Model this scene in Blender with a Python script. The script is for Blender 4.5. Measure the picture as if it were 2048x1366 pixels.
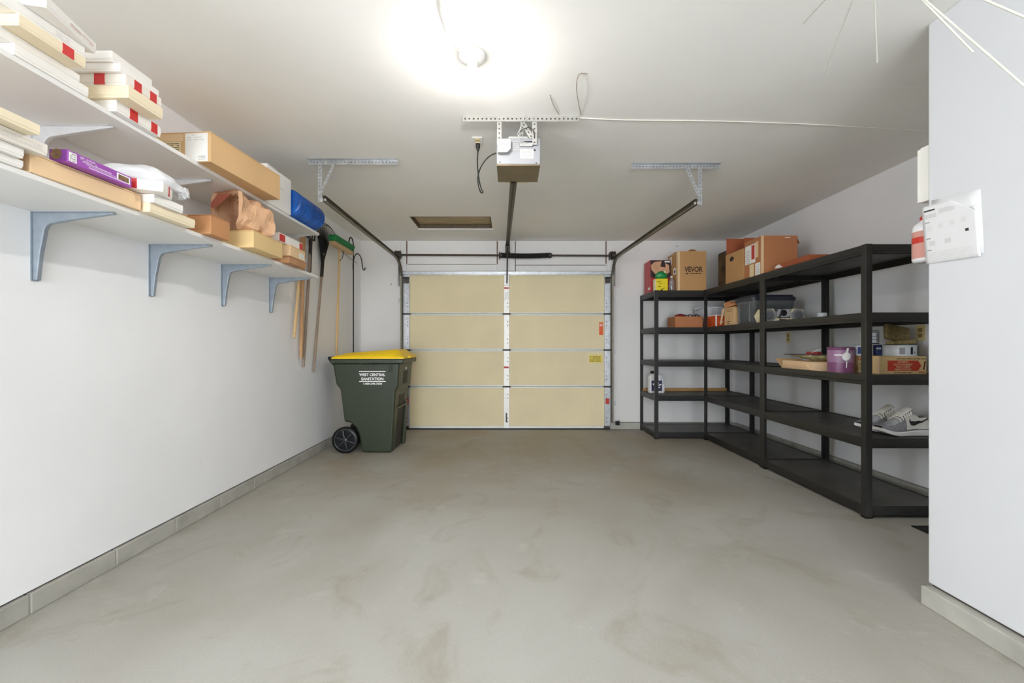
import bpy, math, random
from mathutils import Vector, Matrix, noise
random.seed(7)
for o in list(bpy.data.objects): bpy.data.objects.remove(o)
scene = bpy.context.scene
C = scene.collection
PI = math.pi

# ------------------------------------------------------------------ camera, light, exposure
F, CU, CV, EYE = 870.0, 1022.0, 690.0, 1.145          # focal length in pixels of the 2048 wide frame, vanishing point, eye height
cam_d = bpy.data.cameras.new('camera'); cam = bpy.data.objects.new('camera', cam_d); C.objects.link(cam)
cam.location = (0, 0, EYE); cam.rotation_euler = (PI/2, 0, 0)
cam_d.sensor_width = 36; cam_d.lens = F/2048*36; cam_d.clip_start = .02
cam_d.shift_x = (1024-CU)/2048; cam_d.shift_y = (CV-683)/2048
scene.camera = cam
world = bpy.data.worlds.new('daylight'); scene.world = world; world.use_nodes = True
bg = world.node_tree.nodes['Background']
bg.inputs['Color'].default_value = (.88, .93, 1.0, 1); bg.inputs['Strength'].default_value = 16.0
pl = bpy.data.lights.new('opening_portal', 'AREA'); pl.shape = 'RECTANGLE'; pl.size = 2.9; pl.size_y = 2.4
pl.cycles.is_portal = True
po = bpy.data.objects.new('opening_portal', pl); C.objects.link(po); po.location = (-.15, -5.535, 1.2); po.rotation_euler = (PI/2, 0, 0)  # portal for the added rear doorway
pl2 = bpy.data.lights.new('side_portal', 'AREA'); pl2.shape = 'RECTANGLE'; pl2.size = 1.3; pl2.size_y = 1.1; pl2.cycles.is_portal = True
po2 = bpy.data.objects.new('side_portal', pl2); C.objects.link(po2); po2.location = (-2.215, -.10, 1.55); po2.rotation_euler = (0, -PI/2, 0)  # portal for the added side window
BULB = 830.0
vs = scene.view_settings
vs.view_transform = 'Standard'; vs.look = 'None'; vs.gamma = 1; vs.use_curve_mapping = False
vs.exposure = 0.08
scene.cycles.max_bounces = 24; scene.cycles.diffuse_bounces = 16

# ------------------------------------------------------------------ helpers
def lin(c):
    return tuple((x/12.92 if x <= .04045 else ((x+.055)/1.055)**2.4) for x in c)
def srgb(r, g, b): return lin((r/255, g/255, b/255))
def X(u, d): return (u-CU)*d/F
def Z(v, d): return EYE-(v-CV)*d/F

MATS = {}
def mat(name, rgb, rough=.6, metal=0., var=0., scale=8., bump=0., bscale=120., spec=.5, trans=0., emit=None, stretch=None, alpha=None, detail=4):
    m = bpy.data.materials.new(name); m.use_nodes = True; MATS[name] = m
    nt = m.node_tree; b = nt.nodes['Principled BSDF']
    col = srgb(*rgb)
    b.inputs['Base Color'].default_value = (*col, 1); b.inputs['Roughness'].default_value = rough
    b.inputs['Metallic'].default_value = metal; b.inputs['Specular IOR Level'].default_value = spec
    if trans: b.inputs['Transmission Weight'].default_value = trans
    if alpha is not None: b.inputs['Alpha'].default_value = alpha
    if emit: b.inputs['Emission Color'].default_value = (*emit[0], 1); b.inputs['Emission Strength'].default_value = emit[1]
    if var or bump:
        tc = nt.nodes.new('ShaderNodeTexCoord'); src = tc.outputs['Object']
        if stretch:
            mp = nt.nodes.new('ShaderNodeMapping'); mp.inputs['Scale'].default_value = stretch
            nt.links.new(src, mp.inputs['Vector']); src = mp.outputs['Vector']
    if var:
        n = nt.nodes.new('ShaderNodeTexNoise'); n.inputs['Scale'].default_value = scale; n.inputs['Detail'].default_value = detail
        nt.links.new(src, n.inputs['Vector'])
        r = nt.nodes.new('ShaderNodeValToRGB')
        r.color_ramp.elements[0].position = .3; r.color_ramp.elements[1].position = .7
        r.color_ramp.elements[0].color = (*[max(0, c*(1-var)) for c in col], 1)
        r.color_ramp.elements[1].color = (*[min(1, c*(1+var)) for c in col], 1)
        nt.links.new(n.outputs['Fac'], r.inputs['Fac']); nt.links.new(r.outputs['Color'], b.inputs['Base Color'])
    if bump:
        n2 = nt.nodes.new('ShaderNodeTexNoise'); n2.inputs['Scale'].default_value = bscale; n2.inputs['Detail'].default_value = 3
        nt.links.new(src, n2.inputs['Vector'])
        bp = nt.nodes.new('ShaderNodeBump'); bp.inputs['Strength'].default_value = bump; bp.inputs['Distance'].default_value = .002
        nt.links.new(n2.outputs['Fac'], bp.inputs['Height']); nt.links.new(bp.outputs['Normal'], b.inputs['Normal'])
    return m

class MB:
    """collects verts and faces of ONE part"""
    def __init__(s): s.v = []; s.f = []; s.sm = []; s.mi = []
    def add(s, vs, fs, smooth=False, mi=0):
        o = len(s.v); s.v += [tuple(p) for p in vs]
        for f in fs: s.f.append([i+o for i in f]); s.sm.append(smooth); s.mi.append(mi)
        return s
    def box(s, x0, x1, y0, y1, z0, z1, mi=0):
        return s.add([(x0,y0,z0),(x1,y0,z0),(x1,y1,z0),(x0,y1,z0),(x0,y0,z1),(x1,y0,z1),(x1,y1,z1),(x0,y1,z1)],
                     [(0,3,2,1),(4,5,6,7),(0,1,5,4),(1,2,6,5),(2,3,7,6),(3,0,4,7)], False, mi)
    def cbox(s, c, d, M=None):
        vs = [Vector((sx*d[0]/2, sy*d[1]/2, sz*d[2]/2)) for sz in (-1,1) for sx, sy in ((-1,-1),(1,-1),(1,1),(-1,1))]
        if M is not None: vs = [M @ p for p in vs]
        return s.add([p+Vector(c) for p in vs], [(0,3,2,1),(4,5,6,7),(0,1,5,4),(1,2,6,5),(2,3,7,6),(3,0,4,7)])
    def tube(s, pts, r, n=8, cap=True, smooth=True):
        pts = [Vector(p) for p in pts]; m = len(pts)
        rr = r if isinstance(r, (list, tuple)) else [r]*m
        t0 = (pts[1]-pts[0]).normalized()
        a = t0.orthogonal().normalized(); vs = []
        for i, p in enumerate(pts):
            t = (pts[min(i+1, m-1)]-pts[max(i-1, 0)]).normalized()
            a = (a - t*a.dot(t)).normalized(); b = t.cross(a)
            vs += [p+(a*math.cos(2*PI*k/n)+b*math.sin(2*PI*k/n))*rr[i] for k in range(n)]
        fs = [(i*n+k, i*n+(k+1)%n, (i+1)*n+(k+1)%n, (i+1)*n+k) for i in range(m-1) for k in range(n)]
        s.add(vs, fs, smooth)
        if cap: s.add(vs[:n], [tuple(range(n-1,-1,-1))]); s.add(vs[-n:], [tuple(range(n))])
        return s
    def lathe(s, prof, c=(0,0,0), n=28, axis='z', smooth=True, cap=True):
        vs = []
        def put(r, h, a):
            x, y = r*math.cos(a), r*math.sin(a)
            if axis == 'z': return (c[0]+x, c[1]+y, c[2]+h)
            if axis == 'y': return (c[0]+x, c[1]+h, c[2]+y)
            return (c[0]+h, c[1]+x, c[2]+y)
        for r, h in prof: vs += [put(r, h, 2*PI*k/n) for k in range(n)]
        m = len(prof)
        s.add(vs, [(i*n+k, i*n+(k+1)%n, (i+1)*n+(k+1)%n, (i+1)*n+k) for i in range(m-1) for k in range(n)], smooth)
        if cap:
            s.add(vs[:n], [tuple(range(n-1,-1,-1))]); s.add(vs[-n:], [tuple(range(n))])
        return s
    def prism(s, poly, axis, a0, a1):
        n = len(poly)
        def put(p, a): return {'x': (a, p[0], p[1]), 'y': (p[0], a, p[1]), 'z': (p[0], p[1], a)}[axis]
        vs = [put(p, a0) for p in poly]+[put(p, a1) for p in poly]
        return s.add(vs, [tuple(range(n-1,-1,-1)), tuple(range(n, 2*n))]+[(i, (i+1)%n, n+(i+1)%n, n+i) for i in range(n)])
    def grid(s, fn, nu, nv, smooth=True, skip=None):
        vs = [fn(i/nu, j/nv) for i in range(nu+1) for j in range(nv+1)]
        fs = [(i*(nv+1)+j, (i+1)*(nv+1)+j, (i+1)*(nv+1)+j+1, i*(nv+1)+j+1) for i in range(nu) for j in range(nv) if not (skip and skip(i, j))]
        return s.add(vs, fs, smooth)
    def quad(s, o, r, u, w, h):
        o, r, u = Vector(o), Vector(r).normalized(), Vector(u).normalized()
        return s.add([o-r*w/2-u*h/2, o+r*w/2-u*h/2, o+r*w/2+u*h/2, o-r*w/2+u*h/2], [(0,1,2,3)])
    def sweep(s, prof, frames):
        """profile points (a,b) swept along frames (origin, A, B)"""
        n = len(prof)
        vs = [o+A*a+B*b for o, A, B in frames for a, b in prof]
        return s.add(vs, [(i*n+k, i*n+(k+1)%n, (i+1)*n+(k+1)%n, (i+1)*n+k) for i in range(len(frames)-1) for k in range(n)])
    def xf(s, M): s.v = [tuple(M @ Vector(p)) for p in s.v]; return s

def root_loc(o):
    while o.parent: o = o.parent
    return o.location
def part(name, mb, m, parent=None, bevel=0, seg=2, solid=0, sub=0, world=False, label=None, kind=None):
    me = bpy.data.meshes.new(name)
    vs = mb.v
    if world and parent is not None:
        L = root_loc(parent); vs = [(p[0]-L.x, p[1]-L.y, p[2]-L.z) for p in vs]
    me.from_pydata(vs, [], mb.f); me.polygons.foreach_set('use_smooth', mb.sm)
    for mm in (m if isinstance(m, (list, tuple)) else [m]): me.materials.append(MATS[mm])
    if isinstance(m, (list, tuple)): me.polygons.foreach_set('material_index', mb.mi)
    me.update()
    o = bpy.data.objects.new(name, me); C.objects.link(o); o.parent = parent
    if solid:
        md = o.modifiers.new('solid', 'SOLIDIFY'); md.thickness = solid; md.offset = 0
    if bevel:
        md = o.modifiers.new('bevel', 'BEVEL'); md.width = bevel; md.segments = seg; md.limit_method = 'ANGLE'; md.angle_limit = .6
    if sub:
        md = o.modifiers.new('sub', 'SUBSURF'); md.levels = sub; md.render_levels = sub
    if label: o['label'] = label
    if kind: o['kind'] = kind
    return o
def tag(o, label, cat, group=None):
    o['label'] = label; o['category'] = cat
    if group: o['group'] = group
    return o
def thing(name, label, cat, loc=(0,0,0), rot=0, group=None):
    o = bpy.data.objects.new(name, None); C.objects.link(o); o.empty_display_size = .05
    o.location = loc; o.rotation_euler = (0, 0, rot)
    return tag(o, label, cat, group)
def struct(name, mb, m, label=None, **k):
    o = part(name, mb, m, None, **k); o['kind'] = 'structure'
    if label: o['label'] = label
    return o
def lettering(s, size, m, parent, o, r, u, name='lettering', world=False, bold=0., width=None, align='CENTER', spacing=1.):
    cu = bpy.data.curves.new('t', 'FONT'); cu.body = s; cu.size = size; cu.align_x = align; cu.align_y = 'CENTER'; cu.offset = bold*size
    cu.space_character = spacing; cu.resolution_u = 3
    ob = bpy.data.objects.new('t', cu); C.objects.link(ob)
    dg = bpy.context.evaluated_depsgraph_get()
    me = bpy.data.meshes.new_from_object(ob.evaluated_get(dg))
    bpy.data.objects.remove(ob); bpy.data.curves.remove(cu)
    r = Vector(r).normalized(); u = Vector(u).normalized(); n = r.cross(u)
    k = 1.
    if width:
        xs = [v.co.x for v in me.vertices]; k = width/(max(xs)-min(xs))
    M = Matrix(((r.x*k, u.x, n.x, 0), (r.y*k, u.y, n.y, 0), (r.z*k, u.z, n.z, 0), (0, 0, 0, 1)))
    oo = Vector(o)
    if world: oo = oo - root_loc(parent)
    me.transform(Matrix.Translation(oo) @ M)
    me.materials.clear(); me.materials.append(MATS[m]); me.name = name
    ob = bpy.data.objects.new(name, me); C.objects.link(ob); ob.parent = parent
    return ob
def bars(rows, m, parent, o, r, u, name='printed_lines', world=False):
    """rows of (x, y, w, h) small printed marks in the plane r,u about o"""
    mb = MB(); o, r, u = Vector(o), Vector(r).normalized(), Vector(u).normalized()
    for x, y, w, h in rows: mb.quad(o+r*x+u*y, r, u, w, h)
    return part(name, mb, m, parent, world=world)
def rough_lines(n, w, gap, h, seed=1, keep=.9):
    R = random.Random(seed); out = []
    for i in range(n):
        x = -w/2
        while x < w/2-.002:
            l = min(R.uniform(.1, .3)*w, w/2-x)
            if R.random() < keep: out.append((x+l/2, -i*gap+(n-1)*gap/2, l*.86, h))
            x += l
    return out

# ------------------------------------------------------------------ materials
mat('shelf_white', (232, 231, 228), .45, var=.02, scale=3)
mat('bracket_grey', (150, 160, 170), .45, metal=.25, var=.08, scale=30)
mat('bracket_white', (206, 206, 206), .45, metal=.1, var=.04, scale=30)
mat('galvanized', (186, 188, 190), .38, metal=.75, var=.16, scale=26)
mat('galvanized_bright', (232, 231, 226), .5, metal=.25, var=.06, scale=30)
mat('track_steel', (128, 124, 112), .42, metal=.8, var=.15, scale=14)
mat('dark_steel', (74, 68, 62), .5, metal=.6, var=.2, scale=30)
mat('spring_black', (38, 36, 35), .5, metal=.4, var=.2, scale=60)
mat('rail_brown', (78, 68, 58), .5, metal=.5, var=.15, scale=20)
mat('foam_cream', (224, 210, 172), .75, var=.05, scale=1.6, bump=.12, bscale=300)
mat('door_strip', (212, 212, 204), .5, metal=.2, var=.05, scale=12)
mat('sticker_red', (190, 58, 46), .6); mat('sticker_orange', (226, 96, 48), .6); mat('sticker_yellow', (226, 206, 84), .6, var=.12, scale=40)
mat('opener_grey', (138, 139, 142), .5, metal=.1, var=.03); mat('opener_white', (168, 167, 164), .5); mat('opener_strap', (158, 156, 150), .5, metal=.2, var=.06, scale=30)
mat('opener_under_shade', (118, 104, 78), .5, metal=.3, var=.08)  # olive-brown of the unlit underside, put into the colour
mat('white_plastic', (238, 236, 230), .45)
mat('cable_white', (226, 222, 212), .5); mat('cable_black', (34, 33, 33), .45)
mat('wire_brown', (128, 108, 84), .6)
mat('porcelain', (244, 243, 240), .25)
mat('plywood', (176, 158, 126), .7, var=.22, scale=5, stretch=(1, 5, 1)); mat('hatch_frame', (96, 80, 60), .7, var=.2, scale=20)
mat('black_powder', (36, 35, 33), .40, var=.25, scale=40, bump=.06, bscale=400)
mat('deck_board', (80, 78, 73), .5, var=.35, scale=5, detail=8, bump=.1, bscale=160)
mat('bin_green', (47, 55, 38), .42, var=.1, scale=50, bump=.12, bscale=500)
mat('bin_yellow', (250, 208, 22), .42, var=.04, scale=20, bump=.06, bscale=300)
mat('bin_recess_shade', (22, 24, 20), .6)  # dark tone painted as the shade inside the front recesses
mat('black_plastic', (15, 15, 16), .45, spec=.3); mat('wheel_spoke', (52, 54, 58), .22); mat('print_white', (240, 240, 238), .6)
mat('handle_light', (206, 172, 122), .55, var=.12, scale=10, stretch=(20, 20, 1)); mat('handle_tan', (186, 142, 98), .55, var=.15, scale=10, stretch=(20, 20, 1))
mat('handle_grey', (146, 128, 112), .65, var=.2, scale=10, stretch=(20, 20, 1)); mat('iron_dark', (52, 46, 43), .6, metal=.4, var=.2, scale=30)
mat('broom_green', (22, 128, 66), .7, var=.3, scale=60, bump=.6, bscale=200); mat('broom_block', (196, 168, 128), .6, var=.12, scale=12)
for nm, c in (('card_tan', (212, 174, 126)), ('card_brown', (184, 138, 98)), ('card_orange', (192, 138, 92)), ('card_yellow', (220, 190, 136)), ('card_red', (160, 84, 50)), ('card_light', (230, 198, 156)), ('card_vevor', (188, 144, 94)), ('card_rust', (180, 118, 76))):
    mat(nm, c, .8, var=.06, scale=3, bump=.08, bscale=60)
mat('box_white', (240, 237, 232), .6, var=.02, scale=3); mat('box_cream', (238, 224, 194), .65, var=.04, scale=3)
mat('box_offwhite', (234, 228, 218), .65, var=.03, scale=3); mat('tape_red', (204, 46, 44), .4, var=.06, scale=20)
mat('tape_tan', (222, 190, 148), .35); mat('paper_white', (240, 239, 235), .7); mat('label_cream', (226, 208, 164), .7)
mat('purple_print', (156, 78, 172), .4, var=.06, scale=8); mat('purple_dark', (120, 48, 140), .4, var=.1, scale=12); mat('print_grey', (150, 148, 150), .7); mat('print_lilac', (222, 190, 230), .6)
mat('print_faint', (196, 196, 195), .7); mat('page_white', (212, 212, 212), .8); mat('print_dark', (44, 38, 34), .7); mat('print_brown', (70, 42, 26), .7); mat('print_pale', (205, 204, 202), .7); mat('print_pink', (206, 150, 138), .7)
mat('food_brown', (120, 92, 62), .6, var=.5, scale=60)
mat('bag_plastic', (240, 241, 243), .35, trans=.25, bump=.2, bscale=30)
mat('kraft', (204, 162, 126), .8, var=.06, scale=6, bump=.2, bscale=25); mat('kraft_red', (160, 88, 66), .8)
mat('blue_plastic', (16, 84, 168), .15, var=.35, scale=14, bump=.5, bscale=30)
mat('picture_red', (190, 52, 60), .45, var=.06, scale=8); mat('picture_tan', (206, 156, 118), .6, var=.15, scale=9); mat('picture_black', (44, 28, 32), .5, var=.3, scale=14)
mat('bag_green', (26, 138, 70), .4, var=.08); mat('bag_yellow', (236, 214, 34), .4, var=.05); mat('bag_cream', (228, 216, 172), .5, var=.2, scale=40)
mat('clear_plastic', (225, 228, 228), .08, trans=.85); mat('tv_black', (20, 20, 20), .35); mat('tv_screen', (26, 28, 26), .06)
mat('orange_print', (226, 92, 34), .5, var=.05); mat('tote_grey', (96, 99, 100), .4, var=.05); mat('lid_navy', (44, 47, 56), .45)
mat('cream_plastic', (232, 220, 184), .35); mat('speaker_grey', (140, 141, 142), .5, var=.05, scale=90); mat('speaker_cone', (104, 106, 110), .6)
mat('chrome', (206, 208, 212), .12, metal=1.); mat('can_purple', (124, 72, 112), .35, var=.08, scale=8); mat('can_lilac', (158, 118, 152), .35); mat('can_metal', (176, 178, 182), .3, metal=.9)
mat('can_white', (220, 226, 230), .4, var=.08, scale=14); mat('can_blue', (52, 70, 128), .4, var=.25, scale=20); mat('can_dark', (36, 40, 52), .45)
mat('sponge', (140, 124, 82), .95, var=.35, scale=40, bump=.8, bscale=120); mat('sponge_light', (176, 156, 104), .95, var=.3, scale=50, bump=.6, bscale=120)
mat('tray_splatter', (168, 158, 110), .5, var=.5, scale=45); mat('arrow_red', (196, 62, 40), .6); mat('ivory', (226, 206, 150), .4); mat('ivory_dark', (150, 124, 70), .5)
mat('shoe_grey', (142, 142, 148), .75, var=.12, scale=60, bump=.3, bscale=300); mat('shoe_white', (232, 230, 222), .6); mat('shoe_sole', (238, 238, 236), .55); mat('shoe_dark', (38, 38, 40), .7); mat('shoe_mesh', (178, 180, 184), .8, var=.1, scale=80)
mat('jug_white', (232, 232, 234), .35); mat('jug_label', (52, 44, 84), .5, var=.35, scale=30); mat('batten', (178, 136, 80), .6, var=.2, scale=8, stretch=(1, 20, 20))
mat('mat_black', (24, 24, 24), .9, var=.2, scale=60); mat('red_plastic', (196, 50, 38), .4); mat('rod_white', (184, 182, 171), .5)
mat('strap_black', (26, 24, 24), .6); mat('cloth_red', (140, 46, 44), .8); mat('tub_white', (220, 222, 224), .4)

def nodes_of(m): nt = m.node_tree; return nt, nt.nodes, nt.links
def ramp(nt, src, stops, interp='LINEAR'):
    r = nt.nodes.new('ShaderNodeValToRGB'); e = r.color_ramp.elements; r.color_ramp.interpolation = interp
    while len(e) < len(stops): e.new(.5)
    for k, (p, c) in enumerate(stops): e[k].position = p; e[k].color = c if len(c) == 4 else (*c, 1)
    nt.links.new(src, r.inputs['Fac']); return r.outputs['Color']
def noise_tex(nt, vec, scale, detail=4, rough=.5, dist=0.):
    n = nt.nodes.new('ShaderNodeTexNoise'); n.inputs['Scale'].default_value = scale; n.inputs['Detail'].default_value = detail
    n.inputs['Roughness'].default_value = rough; n.inputs['Distortion'].default_value = dist
    nt.links.new(vec, n.inputs['Vector']); return n.outputs['Fac']
def mixc(nt, fac, a, b, mode='MIX'):
    m = nt.nodes.new('ShaderNodeMix'); m.data_type = 'RGBA'; m.blend_type = mode
    for s, v in ((m.inputs[0], fac), (m.inputs[6], a), (m.inputs[7], b)):
        if hasattr(v, 'links'): nt.links.new(v, s)
        elif isinstance(v, (int, float)): s.default_value = v
        else: s.default_value = (*v, 1) if len(v) == 3 else v
    return m.outputs[2]
def mth(nt, op, a, b=None, c=None):
    m = nt.nodes.new('ShaderNodeMath'); m.operation = op
    for s, v in zip(m.inputs, (a, b, c)):
        if v is None: continue
        if hasattr(v, 'links'): nt.links.new(v, s)
        else: s.default_value = v
    return m.outputs[0]
def mapped(nt, vec, scale):
    mp = nt.nodes.new('ShaderNodeMapping'); mp.inputs['Scale'].default_value = scale; nt.links.new(vec, mp.inputs['Vector']); return mp.outputs['Vector']

def painted(name, rgb, specks=True, seams=None, bump=.08):
    m = mat(name, rgb, .75, spec=.3); nt = m.node_tree; b = nt.nodes['Principled BSDF']
    tc = nt.nodes.new('ShaderNodeTexCoord').outputs['Object']
    c = srgb(*rgb)
    col = ramp(nt, noise_tex(nt, tc, .9, 5), [(.35, [x*.955 for x in c]), (.65, [min(1, x*1.03) for x in c])])
    if specks:                                              # nail pops and scuffs
        vo = nt.nodes.new('ShaderNodeTexVoronoi'); vo.inputs['Scale'].default_value = 2.6; nt.links.new(tc, vo.inputs['Vector'])
        sp = ramp(nt, vo.outputs['Distance'], [(.0, (1, 1, 1)), (.020, (1, 1, 1)), (.030, (0, 0, 0))])
        gate = ramp(nt, noise_tex(nt, tc, 1.7, 2), [(.5, (0, 0, 0)), (.56, (1, 1, 1))])
        col = mixc(nt, mth(nt, 'MULTIPLY', mth(nt, 'MULTIPLY', sp, gate), .9), col, srgb(120, 112, 104))
        sc = ramp(nt, noise_tex(nt, mapped(nt, tc, (7, 7, 2.2)), 2.4, 9, .65), [(.70, (0, 0, 0)), (.80, (1, 1, 1))])
        col = mixc(nt, mth(nt, 'MULTIPLY', sc, .22), col, srgb(150, 148, 144))
    if seams:
        sx = nt.nodes.new('ShaderNodeSeparateXYZ'); nt.links.new(tc, sx.inputs[0])
        for y in seams:
            d = mth(nt, 'ABSOLUTE', mth(nt, 'SUBTRACT', sx.outputs[1], y))
            ln = mth(nt, 'LESS_THAN', d, .004)
            brk = ramp(nt, noise_tex(nt, tc, 2.3, 2), [(.4, (0, 0, 0)), (.6, (1, 1, 1))])
            col = mixc(nt, mth(nt, 'MULTIPLY', mth(nt, 'MULTIPLY', ln, brk), .35), col, srgb(250, 248, 242))
    nt.links.new(col, b.inputs['Base Color'])
    bp = nt.nodes.new('ShaderNodeBump'); bp.inputs['Strength'].default_value = bump; bp.inputs['Distance'].default_value = .003
    nt.links.new(noise_tex(nt, tc, 60, 4), bp.inputs['Height']); nt.links.new(bp.outputs['Normal'], b.inputs['Normal'])
painted('wall_paint', (242, 242, 243))
painted('wall_paint_near_dimmed', (206, 207, 209))  # same white paint, darkened to offset strong daylight on the partition
painted('wall_paint_far_dimmed', (226, 224, 221))  # same white paint, darkened because the far wall faces the daylight
painted('ceiling_paint', (241, 239, 234), seams=(2.40, 3.60, 4.74))

def concrete():
    m = mat('concrete', (190, 188, 176), .62, spec=.35); nt = m.node_tree; b = nt.nodes['Principled BSDF']
    tc = nt.nodes.new('ShaderNodeTexCoord').outputs['Object']
    sx = nt.nodes.new('ShaderNodeSeparateXYZ'); nt.links.new(tc, sx.inputs[0])
    big = noise_tex(nt, tc, .75, 6, .55, .6)
    col = ramp(nt, big, [(.30, srgb(156, 152, 141)), (.48, srgb(168, 166, 158)), (.68, srgb(178, 178, 172))])
    # brown tyre and damp stains that gather by the overhead door
    near = ramp(nt, mth(nt, 'DIVIDE', sx.outputs[1], 6.0), [(.42, (0, 0, 0)), (.74, (1, 1, 1))])
    st = ramp(nt, noise_tex(nt, mapped(nt, tc, (1, .8, 1)), 1.15, 7, .6, .9), [(.40, (0, 0, 0)), (.62, (1, 1, 1))])
    col = mixc(nt, mth(nt, 'MULTIPLY', mth(nt, 'MULTIPLY', near, mth(nt, 'ADD', mth(nt, 'MULTIPLY', st, .75), .25)), .70), col, srgb(158, 143, 118))
    st2 = ramp(nt, noise_tex(nt, mapped(nt, tc, (1.3, 1, 1)), 1.9, 8, .6, 1.4), [(.54, (0, 0, 0)), (.68, (1, 1, 1))])
    col = mixc(nt, mth(nt, 'MULTIPLY', st2, .40), col, srgb(142, 132, 113))
    pale = ramp(nt, noise_tex(nt, tc, 3.2, 9, .7, .4), [(.58, (0, 0, 0)), (.74, (1, 1, 1))])
    col = mixc(nt, mth(nt, 'MULTIPLY', pale, .40), col, srgb(200, 200, 192))
    sp = ramp(nt, noise_tex(nt, mapped(nt, tc, (1, 2.2, 1)), 9, 5, .7), [(.70, (0, 0, 0)), (.76, (1, 1, 1))])
    col = mixc(nt, mth(nt, 'MULTIPLY', sp, .30), col, srgb(128, 118, 102))
    fine = ramp(nt, noise_tex(nt, tc, 140, 3, .6), [(.3, (.93, .93, .93)), (.7, (1.05, 1.05, 1.05))])
    col = mixc(nt, 1., col, fine, 'MULTIPLY')
    # one faint ring left by a pail
    dx = mth(nt, 'SUBTRACT', sx.outputs[0], -1.60); dy = mth(nt, 'SUBTRACT', sx.outputs[1], 3.47)
    rr = mth(nt, 'SQRT', mth(nt, 'ADD', mth(nt, 'MULTIPLY', dx, dx), mth(nt, 'MULTIPLY', dy, dy)))
    ring = mth(nt, 'LESS_THAN', mth(nt, 'ABSOLUTE', mth(nt, 'SUBTRACT', rr, .135)), .006)
    col = mixc(nt, mth(nt, 'MULTIPLY', ring, .35), col, srgb(150, 142, 126))
    nt.links.new(col, b.inputs['Base Color'])
    nt.links.new(ramp(nt, big, [(.3, (.5, .5, .5)), (.7, (.68, .68, .68))]), b.inputs['Roughness'])
    bp = nt.nodes.new('ShaderNodeBump'); bp.inputs['Strength'].default_value = .12; bp.inputs['Distance'].default_value = .002
    nt.links.new(noise_tex(nt, tc, 90, 5), bp.inputs['Height']); nt.links.new(bp.outputs['Normal'], b.inputs['Normal'])
concrete()
mat('kerb_concrete', (170, 168, 159), .85, var=.14, scale=6, bump=.3, bscale=60)
mat('seam_dark', (66, 58, 50), .8)
mat('rust_gap', (116, 74, 60), .8)

# ------------------------------------------------------------------ the room
XL, XR, YF, ZC, XP, YP, YR = -2.05, 3.05, 5.93, 2.565, 1.85, 1.93, -5.4
struct('floor', MB().box(XL-.2, XR+.2, YR-.2, YF+.3, -.12, 0), 'concrete', 'grey concrete garage floor with brown stains towards the door')
HX0, HX1, HY0, HY1 = -1.125, -.225, 4.81, 5.30
ce = MB()
ce.box(XL-.15, HX0, YR-.15, YF+.15, ZC, ZC+.12); ce.box(HX1, XR+.15, YR-.15, YF+.15, ZC, ZC+.12)
ce.box(HX0, HX1, YR-.15, HY0, ZC, ZC+.12); ce.box(HX0, HX1, HY1, YF+.15, ZC, ZC+.12)
struct('ceiling', ce, 'ceiling_paint', 'white painted drywall ceiling')
SY0, SY1, SZ0, SZ1 = -.65, .45, .9, 2.2        # unseen side window opening, added to bring daylight to the right wall
struct('wall_left', MB().box(XL-.15, XL, SY1, YF+.15, .097, ZC).box(XL-.15, XL, YR, SY0, .097, ZC).box(XL-.15, XL, SY0, SY1, .097, SZ0).box(XL-.15, XL, SY0, SY1, SZ1, ZC).box(XL-.15, XL-.101, YR, YF+.15, 0, .09), 'wall_paint', 'white painted left wall')
struct('wall_right', MB().box(XR, XR+.15, YP, YF+.15, .097, ZC).box(XR+.101, XR+.15, YP, YF+.15, 0, .09), 'wall_paint', 'white painted wall behind the racks')
struct('wall_partition', MB().box(XP, XR+.15, YR, YP, .092, ZC), 'wall_paint_near_dimmed', 'white painted partition wall in the right foreground', bevel=.006, seg=2)
DX0, DX1, DZ1 = -1.455, 1.345, 2.14
wf = MB()
wf.box(XL, DX0, YF, YF+.15, .097, ZC); wf.box(DX1, XR, YF, YF+.15, .097, ZC); wf.box(DX0, DX1, YF, YF+.15, DZ1, ZC)
wf.box(XL-.15, DX0, YF+.101, YF+.15, 0, .09); wf.box(DX1, XR+.15, YF+.101, YF+.15, 0, .09)
wfar = struct('wall_far', wf, 'wall_paint_far_dimmed', 'white painted far wall around the overhead door')
wr = MB()
wr.box(XL, -1.6, YR-.12, YR, 0, ZC); wr.box(1.3, XP, YR-.12, YR, 0, ZC); wr.box(-1.6, 1.3, YR-.12, YR, 2.4, ZC)  # unseen open doorway added so daylight can enter
struct('wall_rear', wr, 'wall_paint', 'white wall behind the camera with a doorway added for daylight')
fw = MB()
for y0_, y1_, z0_, z1_ in ((SY0, SY0+.04, SZ0, SZ1), (SY1-.04, SY1, SZ0, SZ1), (SY0+.04, SY1-.04, SZ0, SZ0+.04), (SY0+.04, SY1-.04, SZ1-.04, SZ1), (SY0+.04, SY1-.04, 1.53, 1.56)): fw.box(XL-.10, XL-.05, y0_, y1_, z0_, z1_)
struct('added_window_1', fw, 'porcelain', 'white frame of the unseen side window added for daylight')
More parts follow.
